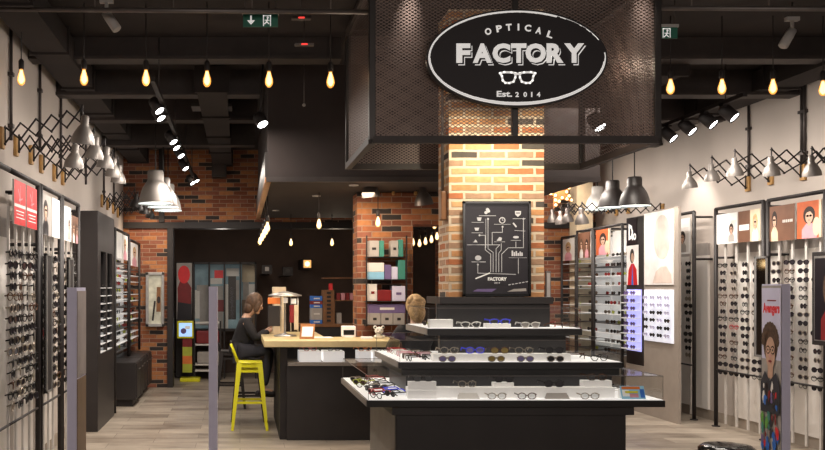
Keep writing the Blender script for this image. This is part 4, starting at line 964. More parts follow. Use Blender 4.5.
# tier 2
riser(433, 571, 353.8, 361, 133, .10, 'long white plinth across the middle tray', zt2)
zz = Z(353.8, 133) + .001
for px, fm, lm, lab in ((447, 'frame_metal', 'lens_clear', 'clear round glasses at left of the middle tray plinth'), (472.5, 'frame_blue', 'lens_violet', 'blue mirrored sunglasses on the middle tray plinth'), (497, 'frame_brown', 'lens_gold', 'tortoise glasses at the centre of middle tray plinth'), (521, 'frame_metal', 'lens_clear', 'thin metal glasses right of the tortoise pair'), (551, 'frame_black', 'lens_dark', 'black glasses at right of the middle tray plinth')):
    o = col_glasses(fm, lm, px, 352, 131, lab, 1.05, 0, style=0); o.location.z = zz; o.location.y = Y(133) + .03
for px, lm, lab in ((447, 'lens_violet', 'violet sunglasses lying in front of middle plinth at left'), (496, 'lens_gold', 'gold lensed sunglasses lying in front of middle plinth'), (525, 'lens_violet', 'violet sunglasses in front of plinth right of gold pair'), (555, 'lens_dark', 'dark round sunglasses in front of middle plinth at right')):
    o = col_glasses('frame_metal', lm, px, 358, 133.6, lab, .95, 0, 'sunglasses', style=0, fold=True); o.location.z = zt2; o.location.y = Y(133.8)
cols = ['frame_black', 'frame_black', 'frame_brown', 'pink', 'pink', 'frame_metal', 'frame_white', 'frame_black', 'frame_red']
for i in range(9):
    o = col_glasses(cols[i], 'lens_dark' if i % 2 else 'lens_clear', 400, 350, 130, '%s glasses on left wing of the middle tray, %s from the front' % (['black', 'black', 'brown', 'pink', 'pink', 'metal', 'white', 'black', 'red'][i], (ordn + ['seventh', 'eighth', 'ninth'])[i]), 1, -1.3 + random.uniform(-.4, .4), 'eyeglasses')
    o.location = (t2['x0'] + .09 + (i % 2) * .14, 6.80 + i * .11, zt2)
for i in range(4):
    o = col_glasses(['frame_black', 'frame_brown', 'frame_metal', 'frame_black'][i], 'lens_clear', 400, 350, 130, '%s glasses on right wing of middle tray, %s from the front' % (['black', 'brown', 'metal', 'dark'][i], ordn[i]), 1.05, .2 if i == 0 else 1.2, 'eyeglasses')
    o.location = (t2['x1'] - .14 - .03 * i, 6.80 + i * .22, zt2)
# tier 1
def stack(x0, x1, y0, y1, s, dep, label, base):
    mb = MB(); z1_ = Z(y0, s); zm = (base + z1_) / 2
    mb.box(X(x0, s), X(x1, s), Y(s), Y(s) + dep, base, zm - .001, 'white', .002); mb.box(X(x0 + .5, s), X(x1 - .5, s), Y(s) + .004, Y(s) + dep, zm + .001, z1_, 'white', .002)
    return tag(mb.build('display_block'), label, 'display block')
riser(408, 615, 387.5, 398, 137.5, .10, 'long low white plinth along the bottom tray', zt1)
zlow = Z(387.5, 137.5) + .001
stack(408, 437, 381.5, 398, 138.6, .04, 'white stacked block at left of the bottom tray', zt1)
def onblock(px, s, z, fm, lm, lab, sc_=1., style=0, y=None, name='eyeglasses'):
    o = col_glasses(fm, lm, px, 350, s, lab, sc_, 0, name, style); o.location.z = z
    if y: o.location.y = y
    return o
onblock(423, 138.5, Z(381.5, 138.6) + .001, 'frame_black', 'lens_clear', 'black glasses on top of the left white stacked block', 1.1, y=Y(138.6) + .008)
onblock(467, 137, zlow, 'frame_metal', 'lens_clear', 'thin metal glasses above the grey lettered plate', 1.0)
riser(494, 514, 382.5, 388, 136.7, .07, 'small white block near the middle of the bottom plinth', zlow)
onblock(504, 136.6, Z(382.5, 136.7) + .001, 'frame_black', 'lens_dark', 'black glasses on the small white block of bottom tray', 1.05)
riser(583, 612, 380.5, 388, 136.7, .07, 'white block at the right end of the bottom plinth', zlow)
onblock(597, 136.6, Z(380.5, 136.7) + .001, 'frame_brown', 'lens_clear', 'brown glasses on the right white block of bottom tray', 1.05)
onblock(554, 137, zlow, 'frame_black', 'lens_dark', 'black sunglasses on the bottom plinth right of centre', 1.1)
onblock(497, 139, zt1, 'frame_metal', 'lens_clear', 'thin metal glasses lying in front at bottom tray centre', 1.0, name='eyeglasses')
onblock(527, 139, zt1, 'frame_brown', 'lens_clear', 'brown glasses lying in front just right of centre', 1.0)
onblock(590, 139, zt1, 'frame_metal', 'lens_clear', 'faint metal glasses lying in front of right white block', 1.0)
for i, (x0, x1, lab) in enumerate(((458, 480, 'grey name plate leaning on the bottom plinth, left one'), (546, 570, 'dark grey name plate leaning on bottom plinth, right one'))):
    mb = MB(); s = 138.8; mb.mesh([(X(x0, s), Y(s), Z(393.5, s)), (X(x1, s), Y(s), Z(393.5, s)), (X(x1 - 2, s), Y(s) + .03, Z(388, s)), (X(x0 + 2, s), Y(s) + .03, Z(388, s)), (X(x0, s), Y(s) + .035, Z(393.5, s)), (X(x1, s), Y(s) + .035, Z(393.5, s))], [(0, 1, 2, 3), (0, 4, 5, 1), (4, 3, 2, 5), (0, 3, 4), (1, 5, 2)], 'poster_white' if i == 0 else 'poster_grey')
    o = mb.build('name_plate'); o.location.z = zt1; tag(o, lab, 'name plate')
for i in range(12):
    c = ['frame_black', 'frame_black', 'frame_red', 'frame_blue', 'frame_black', 'frame_metal', 'frame_brown', 'frame_black', 'lime', 'frame_brown', 'frame_metal', 'frame_red'][i]
    nm = {'frame_black': 'black', 'frame_red': 'red', 'frame_blue': 'blue', 'frame_metal': 'metal', 'frame_brown': 'brown', 'lime': 'lime green'}[c]
    o = col_glasses(c, 'lens_dark' if i % 3 else 'lens_clear', 400, 350, 130, '%s glasses on left wing of the bottom tray, %s from the front' % (nm, (ordn + ['seventh', 'eighth', 'ninth', 'tenth', 'eleventh', 'twelfth'])[i]), 1, -1.0 + random.uniform(-.5, .5), 'eyeglasses')
    o.location = (t1['x0'] + .08 + (i % 2) * .12, 6.52 + i * .115, zt1)
for i in range(5):
    o = col_glasses(['frame_white', 'frame_metal', 'frame_black', 'frame_metal', 'frame_brown'][i], 'lens_clear', 400, 350, 130, '%s glasses on right wing of the bottom tray, %s from the front' % (['white', 'metal', 'black', 'metal', 'brown'][i], ordn[i]), 1, 1.2, 'eyeglasses')
    o.location = (t1['x1'] - .10 - (i % 2) * .1, 6.75 + i * .16, zt1)
mb = MB(); s = 139; x0, x1 = X(622, s), X(646, s); ar = Art(mb, (x0, Y(s), zt1), (1, 0, 0), (0, -.9, .4), (0, .4, .9)); w_ = x1 - x0
mb.box(x0, x1, Y(s) + .04, Y(s) + .07, zt1, zt1 + .07, 'white')
ar.rect(0, w_, 0, .1, 'sky_blue'); ar.shape([(.01, .02), (.06, .02), (.06, .07), (.01, .07)], 'print_white'); ar.rect(.01, w_ - .03, .074, .095, 'orange'); ar.rect(w_ - .035, w_ - .004, .01, .075, 'blue'); ar.rect(.06, w_ - .05, .012, .04, 'pink'); ar.rect(.03, w_ - .05, .045, .06, 'yellow')
tag(mb.build('leaflet_card'), 'colourful printed card standing at right front of the bottom tray', 'card')

# ---------------------------------------------------------------- counter
t = thing('service_counter', 'black service counter with pale wooden top behind the display table', 'counter', (1, 9.6, 0))
mb = MB(); mb.box(.49, 2.1, 9.45, 10.0, 0, .80, 'cabinet', .004); mb.build('body', t)
mb = MB(); mb.box(.50, 2.1, 9.40, 10.05, .785, .82, 'lip_side', .003); mb.build('ledge', t)
mb = MB(); mb.box(.25, 1.66, 9.35, 10.12, .985, 1.05, 'wood_top', .004); mb.box(.25, .95, 10.12, 11.3, .985, 1.05, 'wood_top', .004); mb.build('worktop', t)
mb = MB(); mb.box(.42, .50, 9.5, 11.2, 0, .985, 'black'); mb.box(.50, 1.6, 9.92, 10.0, .82, .985, 'black'); mb.build('back_panel', t)
for i, (a, b) in enumerate(((299.5, 321), (323.5, 344.5), (359, 371), (373, 392))):
    s = 95.0; t = thing('glass_case', 'small glass case with white base under the counter top, %s from left' % ordn[i], 'display case', (X(a, s), Y(s), .82), 'counter glass cases')
    mb = MB(); mb.box(X(a, s), X(b, s), Y(s), Y(s) + .3, .822, .93, 'tray_white'); mb.build('white_base', t)
    mb = MB(); mb.poly([(X(a, s), Y(s), .93), (X(b, s), Y(s), .93), (X(b, s), Y(s), .98), (X(a, s), Y(s), .98)], 'clear_glass'); mb.build('glass_pane', t)
    for j in range(1):
        o = col_glasses(['frame_red', 'frame_black', 'orange', 'frame_brown'][i], 'lens_clear', (a + b) / 2, 350, 94.3, ['red glasses in the leftmost case under the counter top', 'black glasses in the second case under the counter top', 'orange glasses in the third case under the counter top', 'brown glasses in the fourth case under the counter top'][i], 1.1, .2); o.location.z = .931; o.location.y = Y(s) + .08
# things on worktop
CT = 1.051
def box_thing(name, label, cat, px0, px1, py0, py1, s, dep, m, front=None, base=CT):
    mb = MB(); mb.box(X(px0, s), X(px1, s), Y(s), Y(s) + dep, base, Z(py0, s), m, .004)
    if front: ar = Art(mb, (X(px0, s), Y(s) - .001, base), (1, 0, 0), (0, -1, 0)); front(ar, X(px1, s) - X(px0, s), Z(py0, s) - base)
    return tag(mb.build(name), label, cat)
# tilted menu stand
t = thing('menu_stand', 'copper edged stand with a white sheet on the counter', 'stand', (X(307, 93), Y(93), CT))
mb = MB(); s = 93; a, b = X(299.5, s), X(314, s); y0 = Y(s)
mb.mesh([(a, y0, CT), (b, y0, CT), (b + .02, y0 + .09, CT + .16), (a + .02, y0 + .09, CT + .16), (a, y0 + .015, CT), (b, y0 + .015, CT), (b + .02, y0 + .105, CT + .16), (a + .02, y0 + .105, CT + .16)], [(0, 1, 2, 3), (4, 7, 6, 5), (0, 4, 5, 1), (3, 2, 6, 7), (0, 3, 7, 4), (1, 5, 6, 2)], 'copper')
mb.bar((a + .03, y0 + .1, CT + .14), (a + .03, y0 + .16, CT + .0), .012, 'copper'); mb.bar((b, y0 + .1, CT + .14), (b, y0 + .16, CT), .012, 'copper'); mb.build('board', t)
mb = MB(); ar = Art(mb, (a, y0 - .002, CT), (1, 0, 0), (0, -.87, .49), Vector((.02 / .16, .5, .87)).normalized()); ar.rect(.018, b - a - .02, .03, .15, 'print_white'); mb.build('white_sheet', t)
# card terminal / till
t = thing('cash_display', 'white cash display with dark screen on the counter', 'till', (X(349, 90), Y(90), CT))
mb = MB(); s = 90; mb.box(X(342, s), X(355.8, s), Y(s), Y(s) + .1, CT + .005, Z(326, s), 'white', .008); mb.box(X(345, s), X(353, s), Y(s) - .02, Y(s) + .12, CT, CT + .012, 'white'); mb.build('casing', t)
mb = MB(); mb.box(X(343.5, s), X(354.3, s), Y(s) - .003, Y(s), Z(335, s), Z(330, s), 'black_gloss'); mb.build('screen', t)
box_thing('paper_stack', 'low white paper stack beside the copper edged stand', 'papers', 315, 333, 339, 341, 91, .2, 'white')
box_thing('tissue_box', 'white box on the counter between till and bear', 'box', 362, 373, 337, 341, 93, .12, 'white')
# bear figurine
bx, by, s = X(379, 92), Y(92), 92
t = thing('bear_figurine', 'small white bear figurine with round ears on the counter', 'figurine', (bx, by, CT))
mb = MB(); mb.ball((bx, by, CT + .025), .045, 'fur', 12, (1, .8, .7)); mb.ball((bx, by, CT + .085), .045, 'fur', 14, (1.1, .9, .95)); mb.ball((bx, by - .04, CT + .075), .02, 'fur', 10)
for e in (-1, 1): mb.ball((bx + e * .043, by, CT + .122), .02, 'fur', 10, (1, .6, 1)); mb.ball((bx + e * .04, by - .02, CT + .02), .02, 'fur', 10)
mb.build('body', t)
mb = MB()
for e in (-1, 1): mb.ball((bx + e * .018, by - .038, CT + .095), .006, 'black', 8); mb.ball((bx + e * .043, by - .010, CT + .122), .011, 'black', 8, (1, .4, 1))
mb.ball((bx, by - .060, CT + .080), .006, 'black', 8); mb.build('face_features', t)
# carousel of cases
cx, s = X(285, 88), 88; cy = Y(s)
t = thing('rotating_stand', 'chrome rotating stand hung with orange and white items on counter', 'display stand', (cx, cy, CT))
mb = MB(); mb.lathe([(0, 0), (.13, 0), (.13, .015), (.02, .03), (.012, .05), (.012, .44), (.02, .45), (.19, .455), (.19, .47), (.12, .49), (.03, .51), (0, .51)], (cx, cy, CT), 'silver', 24); mb.build('frame', t)
for i in range(4):
    e = (-.14, -.05, .06, .14)[i]; mb = MB(); mb.tube([(cx + e, cy - .1, CT + .455), (cx + e, cy - .1, CT + .06)], .006, 'silver'); mb.build('rod', t)
for i, (dx, w2_, m_, z0, z1, lab) in enumerate([(-.13, .14, 'orange', .37, .44, 'orange tag hanging on chrome stand'), (-.13, .14, 'black', .12, .35, 'black pouch hanging on the chrome stand'), (.00, .05, 'white', .38, .44, 'white round tag hanging on chrome stand'), (.07, .05, 'dark_red', .16, .36, 'dark red cord bundle hanging on chrome stand'), (.12, .05, 'cream', .08, .36, 'tan cord bundle hanging on chrome stand'), (.09, .06, 'white', .37, .43, 'white tag at right of chrome stand')]):
    mb = MB(); mb.box(cx + dx - w2_ / 2, cx + dx + w2_ / 2, cy - .135, cy - .112, CT + z0, CT + z1, m_, .006); tag(mb.build('hanging_accessory'), lab, 'accessory', 'accessories on chrome stand')
box_thing('carton', 'tan cardboard box standing behind the chrome stand', 'box', 272.5, 286, 287, 331, 84, .15, 'cream')
# back shelf furniture behind counter (dark hutch against the pier side)
s = 72
t = thing('back_shelf', 'wooden shelf unit against dark wall left of the brick pier', 'shelf', (X(330, s), Y(s), 0))
mb = MB(); mb.box(X(300, s), X(357, s), Y(s), Y(s) + .4, Z(327, s), Z(324, s), 'wood_brown', .003); mb.build('shelf_board', t)
mb = MB(); mb.box(X(300, s), X(357, s), Y(s) + .02, Y(s) + .4, 0, Z(327, s), 'black'); mb.build('base', t)
mb = MB(); mb.box(X(334, s), X(357, s), Y(s) + .02, Y(s) + .4, Z(301, s), Z(300, s), 'wood_brown'); mb.box(X(334, s), X(335, s), Y(s) + .02, Y(s) + .4, Z(324, s), Z(300, s), 'wood_brown');  mb.box(X(324, s), X(357, s), Y(s) + .02, Y(s) + .4, Z(278.5, s), Z(277.5, s), 'wood_brown'); mb.build('upper_board', t)
bz = Z(324, s) + .001
mb = MB(); mb.box(X(323, s), X(334.5, s), Y(s) + .03, Y(s) + .25, bz, Z(290, s), 'wood_brown', .003)
for i in range(8): mb.box(X(327, s), X(331, s), Y(s) + .02, Y(s) + .03, bz + .03 + i * .055, bz + .06 + i * .055, 'black')
tag(mb.build('card_drawer_tower'), 'tall narrow orange brown drawer tower on the back shelf', 'drawers')
for i, (y0, y1, m_, n_) in enumerate([(324, 320, 'blue', 'blue'), (320, 308, 'poster_grey', 'grey'), (308, 304.5, 'blue', 'blue'), (304.5, 301, 'dark_red', 'dark red'), (301, 296, 'blue', 'blue')]):
    mb = MB(); mb.box(X(311, s), X(322.5, s), Y(s) + .03, Y(s) + .25, Z(y0, s) + .001, Z(y1, s) - .001, m_, .003); mb.box(X(314, s), X(320, s), Y(s) + .025, Y(s) + .03, Z((y0 + y1) / 2 + .6, s), Z((y0 + y1) / 2 - .6, s), 'poster_white'); tag(mb.build('storage_box'), '%s box, %s from the bottom of the stack on the back shelf' % (n_, ordn[i]), 'box', 'stacked boxes on back shelf')
for i, px in enumerate((337, 341.5, 346, 350.5)):
    mb = MB(); mb.box(X(px, s), X(px + 3.8, s), Y(s) + .05, Y(s) + .2, Z(300, s) + .001, Z(293, s), 'pink' if i % 2 else 'dark_red', .003); tag(mb.build('small_carton'), 'red and pink small carton on upper back shelf, %s from left' % ordn[i], 'box', 'small cartons on back shelf')
mb = MB(); mb.box(X(337, s), X(342, s), Y(s) + .05, Y(s) + .2, bz, Z(313, s), 'poster_grey', .004); tag(mb.build('small_carton'), 'small grey carton right of the drawer tower', 'box')
mb = MB(); mb.box(X(330, s), X(333, s), Y(s) + .05, Y(s) + .2, Z(290, s) + .001, Z(283.5, s), 'red', .003); tag(mb.build('small_carton'), 'red carton on top of the drawer tower', 'box')
for i, (px, py) in enumerate([(267, 269), (288, 271)]):
    s5 = 60; mb = MB(); mb.box(X(px - 5, s5), X(px + 5, s5), Y(s5), Y(s5) + .2, Z(py + 4, s5), Z(py - 4, s5), 'black'); mb.box(X(px - 2, s5), X(px + 2, s5), Y(s5) - .004, Y(s5), Z(py + 2, s5), Z(py - 2, s5), 'poster_grey' if i == 0 else 'steel_dark'); mb.box(X(px - 5, s5), X(px + 5, s5), Y(s5), 17.0, Z(py + 4.6, s5), Z(py + 4, s5), 'black')
    tag(mb.build('wall_speaker'), ['small dark device with pale face on the dark far wall', 'small black device on far wall left of lantern'][i], 'speaker')
# wire shelf on pier
s = 89.2; t = thing('wall_shelf_unit', 'black wire shelf unit hung on the brick pier with boxed goods', 'shelf', (X(385, s), Y(s), Z(325, s)))
yb = 10.19; yf = Y(s)
for px in (365.5, 405):
    mb = MB(); mb.box(X(px, s) - .008, X(px, s) + .008, yf - .1, yf - .085, Z(326, s), Z(236, s), 'black'); mb.box(X(px, s) - .008, X(px, s) + .008, yf - .1, yb, Z(326, s), Z(325, s), 'black'); mb.build('side_frame', t)
shy = [257, 279.5, 301, 324.5]
for y in shy:
    mb = MB(); mb.box(X(365.5, s), X(405, s), yf - .1, yb, Z(y, s) - .008, Z(y, s), 'black'); mb.build('shelf', t)
def pbox(x0, x1, y0, y1, m_, lab, face=None):
    mb = MB(); mb.box(X(x0, s), X(x1, s), yf - .08, yb - .01, Z(y1, s) + .001, Z(y0, s), m_, .003)
    if face: mb.box(X(x0 + (x1 - x0) * .3, s), X(x1 - (x1 - x0) * .3, s), yf - .083, yf - .08, Z((y0 + y1) / 2 + 1.2, s), Z((y0 + y1) / 2 - 1.2, s), face)
    tag(mb.build('goods_box'), lab, 'box', 'boxed goods on pier shelves')
pbox(368, 378, 241, 257, 'poster_grey', 'grey box at left of the top pier shelf', 'black'); pbox(378.3, 383, 241, 257, 'teal', 'teal box beside the grey one on top pier shelf'); pbox(390, 397, 241, 257, 'poster_grey', 'grey box right of centre on top pier shelf', 'black'); pbox(397.3, 402, 240, 257, 'teal', 'teal box at the right end of top pier shelf')
pbox(367.5, 383, 263, 272, 'poster_white', 'white box at left of second pier shelf'); 
pbox(383.5, 390, 265, 279.5, 'purple', 'purple box in the middle of second pier shelf'); pbox(390.5, 396.5, 267, 279.5, 'lavender', 'lavender box right of centre on second pier shelf'); pbox(397, 404, 260, 279.5, 'teal', 'teal box at right end of second pier shelf')
mb = MB(); mb.box(X(367.5, s), X(383, s), yf - .08, yb - .01, Z(279.5, s) + .001, Z(272, s) - .001, 'sky_blue', .003); tag(mb.build('goods_box'), 'pale blue box under the white one on second pier shelf', 'box', 'boxed goods on pier shelves')
pbox(367.5, 376, 284, 301, 'poster_white', 'white box at left of third pier shelf', 'dark_red'); pbox(376.5, 390, 290, 301, 'dark_red', 'dark red box in the middle of third pier shelf'); pbox(391, 404, 286, 301, 'lavender', 'striped lavender box at right of third pier shelf', 'purple')
pbox(368, 404, 304, 313, 'purple', 'long purple box above white boxes on the lowest pier shelf', 'poster_white')
for i, (a, b) in enumerate(((368, 379.5), (380, 391.5), (392, 403.5))):
    mb = MB(); mb.box(X(a, s), X(b, s), yf - .08, yb - .01, Z(324.5, s) + .001, Z(313, s) - .001, 'poster_grey', .003); mb.box(X(a + 4, s), X(b - 4, s), yf - .083, yf - .08, Z(320, s), Z(317.5, s), 'black'); tag(mb.build('goods_box'), ['left', 'middle', 'right'][i] + ' pale box on the bottom pier shelf', 'box', 'boxed goods on pier shelves')

# ---------------------------------------------------------------- stools
def make_stool(m, label, group=None, back=True):
    t = thing('bar_stool', label, 'stool', (0, 0, 0), group)
    mb = MB(); hs = .145
    mb.box(-hs, hs, -hs, hs, .745, .765, m, .009); mb.box(-hs + .01, hs - .01, -hs + .01, hs - .01, .70, .745, m, .006); mb.build('seat', t)
    for a in (-1, 1):
        for b in (-1, 1):
            mb = MB(); top = Vector((a * .115, b * .115, .745)); bot = Vector((a * .195, b * .195, 0))
            mb.bar(bot, top, .030, m, .030, w2=.058); mb.build('leg', t)
    for z, w_ in ((.31, .158), (.66, .12)):
        for k_ in range(4):
            A = [(-1, -1), (1, -1), (1, 1), (-1, 1)]; p, q_ = A[k_], A[(k_ + 1) % 4]
            mb = MB(); mb.bar((p[0] * w_, p[1] * w_, z), (q_[0] * w_, q_[1] * w_, z), .012, m, .028); mb.build('footrest' if z < .5 else 'brace', t)
    if back:
        mb = MB()
        for b in (-1, 1): mb.tube([(-.13, b * .13, .75), (-.19, b * .14, .90), (-.205, b * .12, .945)], .013, m)
        mb.tube([(-.205, -.12, .945), (-.212, 0, .952), (-.205, .12, .945)], .014, m)
        mb.bar((-.155, -.0, .765), (-.208, 0, .945), .05, m, .008); mb.build('backrest', t)
    return t
st = make_stool('yellow', 'bright yellow metal bar stool with low back at the counter'); st.location = (X(249.5, 87.5), 10.28, 0); st.rotation_euler = (0, 0, 0)
bs = make_stool('black', 'black metal bar stool the brown haired woman sits on', 'black bar stools'); bs.location = (.10, 10.92, 0)
b2 = dup(bs, (-.13, 12.1, 0), None, 'black bar stool behind the seated woman, left of her', 'black bar stools')
b3 = dup(bs, (1.92, 8.95, 0), 0.3, 'black bar stool the blond person sits on behind the table', 'black bar stools')

# ---------------------------------------------------------------- people
def skin_mesh(nodes, name, m, parent, levels=2, root=0, smooth=True):
    """nodes: list of (pos, radius, parent index)"""
    po = ORG[parent.name] if parent else Vector((0, 0, 0))
    me = bpy.data.meshes.new(name + '_cage'); me.from_pydata([Vector(n[0]) - po for n in nodes], [(n[2], i) for i, n in enumerate(nodes) if n[2] is not None], [])
    o = bpy.data.objects.new(name + '_cage', me); COL.objects.link(o)
    md = o.modifiers.new('s', 'SKIN'); md.use_smooth_shade = True
    for i, n in enumerate(nodes):
        sv = me.skin_vertices[0].data[i]; r = n[1]; sv.radius = (r, r) if not isinstance(r, tuple) else r; sv.use_root = (i == root)
    sd = o.modifiers.new('d', 'SUBSURF'); sd.levels = levels; sd.render_levels = levels
    bpy.context.view_layer.update()
    nm = bpy.data.meshes.new_from_object(o.evaluated_get(bpy.context.evaluated_depsgraph_get()))
    nm.name = name; nm.materials.clear(); nm.materials.append(M[m])
    for p in nm.polygons: p.use_smooth = smooth
    bpy.data.objects.remove(o); bpy.data.meshes.remove(me)
    r = bpy.data.objects.new(name, nm); COL.objects.link(r)
    if parent: r.parent = parent
    ORG[r.name] = po
    return r
def join_into(dst, mbs_fn):
    """append extra geometry (same continuous figure: face features, ears) into mesh dst"""
    bm = bmesh.new(); bm.from_mesh(dst.data); mb = MB(); mb.bm.free(); mb.bm = bm; mb.mats = [k for k in [] ]
    return bm
def person(loc, face, label, hairm, longhair, pose):
    """seated figure; local frame: f = facing dir, l = its left"""
    loc = Vector(loc); f = Vector((math.cos(face), math.sin(face), 0)); l = Vector((-f.y, f.x, 0))
    t = thing('person', label, 'person', loc)
    P3 = lambda a, b, z: loc + f * a + l * b + Vector((0, 0, z))
    n = []
    def add(p, r, par): n.append((P3(*p), r, par)); return len(n) - 1
    SH = pose['sh']; hd = pose['head']
    hip = add((0, 0, .84), .095, None); waist = add((.02 + SH[0] * .4, 0, 1.0), .095, hip); chest = add((SH[0] * .9, 0, 1.15), .11, waist); neck0 = add((SH[0], 0, SH[1] + .04), .065, chest)
    neck = add((SH[0] + .02, 0, SH[1] + .09), .045, neck0); head = add((hd[0] - .01, 0, hd[1] - .045), .062, neck); top = add((hd[0] - .02, 0, hd[1] + .035), .072, head)
    for e, (el, wr) in ((1, pose['L']), (-1, pose['R'])):
        sh = add((SH[0], e * .165, SH[1]), .055, chest); elb = add(el, .040, sh); w = add(wr, .026, elb)
        d = (Vector(wr) - Vector(el)).normalized(); pm = add(tuple(Vector(wr) + d * .045), (.034, .018), w)
        side = Vector((-d.y, d.x, 0)).normalized()
        for j, off in enumerate((-.024, -.008, .009, .024)):
            L = (.055, .07, .066, .05)[j]
            a1 = add(tuple(Vector(wr) + d * .085 + side * off), .0085, pm); a2 = add(tuple(Vector(wr) + d * (.085 + L * .5) + side * off + Vector((0, 0, -.006))), .008, a1); add(tuple(Vector(wr) + d * (.08 + L * .9) + side * off * 1.1 + Vector((0, 0, -.02))), .007, a2)
        th = add(tuple(Vector(wr) + d * .03 + side * e * -.035), .010, pm); add(tuple(Vector(wr) + d * .07 + side * e * -.048 + Vector((0, 0, -.012))), .008, th)
        hj = add((.03, e * .095, .83), .068, hip); kn = add(pose['knee' + ('L' if e > 0 else 'R')], .045, hj); an = add(pose['foot' + ('L' if e > 0 else 'R')], .032, kn)
        q_ = pose['foot' + ('L' if e > 0 else 'R')]; add((q_[0] + .13, q_[1], q_[2] - .045), .032, an)
    body = skin_mesh(n, 'body', 'skin', t)
    # face details
    H0 = P3(hd[0], 0, hd[1]); hz = Vector((0, 0, 1)); tilt = pose.get('tilt', 0); ff = (f * math.cos(tilt) - hz * math.sin(tilt)); uu = (hz * math.cos(tilt) + f * math.sin(tilt))
    mb = MB(); mb.mats = []
    R3 = Matrix((ff, l, uu)).transposed()
    def ell(c, r, sc3, m_, nn=16):
        b = MB(); b.ball((0, 0, 0), r, m_, nn, sc3); b.bm.verts.index_update(); T = H0 + ff * c[0] + l * c[1] + uu * c[2]
        mb.mesh([T + R3 @ v.co for v in b.bm.verts], [[v.index for v in q_.verts] for q_ in b.bm.faces], m_, True); b.bm.free()
    ell((.0, 0, -.005), .1, (.90, .74, 1.12), 'skin', 20); ell((.088, 0, -.02), .016, (1.2, .7, 1.5), 'skin', 10); ell((.055, 0, -.085), .035, (.9, 1.1, .7), 'skin', 12)
    for e in (-1, 1): ell((-.005, e * .074, -.015), .022, (.6, .35, 1.1), 'skin', 10)
    ell((.083, 0, -.062), .018, (.4, 1.2, .28), 'pink', 10)
    for e in (-1, 1): ell((.078, e * .030, .008), .011, (.5, 1.2, .7), 'white', 10); ell((.083, e * .030, .008), .006, (.5, 1, 1), 'black', 8)
    hb = mb.build('head', t)
    mb = MB()
    ell((-.022, 0, .022), .112, (.93, .84, 1.05), hairm, 20)
    if longhair == 'bob':
        ell((-.055, 0, -.06), .085, (.75, .98, 1.1), hairm, 16); ell((.03, .065, -.02), .05, (.75, .4, 1.5), hairm, 12); ell((.03, -.068, -.02), .05, (.75, .4, 1.5), hairm, 12)
    else:
        ell((-.06, 0, -.05), .09, (.7, .95, 1.3), hairm, 16)
        ell((-.085, 0, .06), .045, (1, 1.1, .9), hairm, 12); ell((-.05, .05, .06), .05, (1, 1, 1), hairm, 12); ell((-.05, -.05, .05), .05, (1, 1, 1), hairm, 12)
    mb.build('hair', t)
    # jacket
    j = []
    def addj(p, r, par): j.append((P3(*p), r, par)); return len(j) - 1
    h00 = addj((-.01, 0, .76), .15, None); h0 = addj((-.005, 0, .86), .15, h00); w0 = addj((.02 + SH[0] * .4, 0, 1.0), .135, h0); c0 = addj((SH[0] * .9, 0, 1.14), .148, w0); nk = addj((SH[0] + .005, 0, SH[1] + .045), .080, c0)
    for e, (el, wr) in ((1, pose['L']), (-1, pose['R'])):
        sh = addj((SH[0], e * .165, SH[1] - .005), .075, c0); elb = addj(el, .055, sh); addj(tuple(Vector(el).lerp(Vector(wr), .93)), .038, elb)
    skin_mesh(j, 'jacket', 'cloth_black', t)
    k_ = []
    def addk(p, r, par): k_.append((P3(*p), r, par)); return len(k_) - 1
    h0 = addk((0, 0, .84), .135, None)
    for e in (1, -1):
        c = 'L' if e > 0 else 'R'; hj = addk((.03, e * .095, .835), .105, h0); kn = addk(pose['knee' + c], .075, hj); addk(tuple(Vector(pose['knee' + c]).lerp(Vector(pose['foot' + c]), .93)), .052, kn)
    skin_mesh(k_, 'trousers', 'denim', t)
    for c in 'LR':
        q_ = Vector(pose['foot' + c]); mb = MB()
        pts = [P3(q_.x - .04, q_.y, q_.z - .05), P3(q_.x + .03, q_.y, q_.z - .045), P3(q_.x + .11, q_.y, q_.z - .055), P3(q_.x + .17, q_.y, q_.z - .06)]
        mb.tube(pts, [.035, .045, .042, .025], 'black', 12); mb.ball(pts[0], .038, 'black', 10); mb.ball(pts[3], .028, 'black', 10); mb.build('shoe', t)
    return t
poseA = dict(sh=(.075, 1.19), head=(.185, 1.405), tilt=.35, L=((.20, .20, .98), (.34, .10, 1.085)), R=((.19, -.21, .99), (.36, -.12, 1.09)),
             kneeL=(.38, .10, .84), kneeR=(.36, -.10, .85), footL=(.26, .09, .36), footR=(.28, -.09, .38))
person((-.0, 10.92, 0), 0.0, 'seated woman in black jacket with brown bobbed hair at the counter', 'hair_brown', 'bob', poseA)
poseB = dict(sh=(.05, 1.17), head=(.09, 1.40), tilt=.2, L=((.16, .24, .98), (.38, .12, 1.02)), R=((.16, -.24, .98), (.38, -.12, 1.02)),
             kneeL=(.40, .12, .84), kneeR=(.40, -.12, .84), footL=(.30, .10, .36), footR=(.30, -.10, .36))
person((1.78, 9.0, 0), math.radians(100), 'seated person with pinned up blond hair in black, behind the stepped table', 'hair_blond', 'long', poseB)

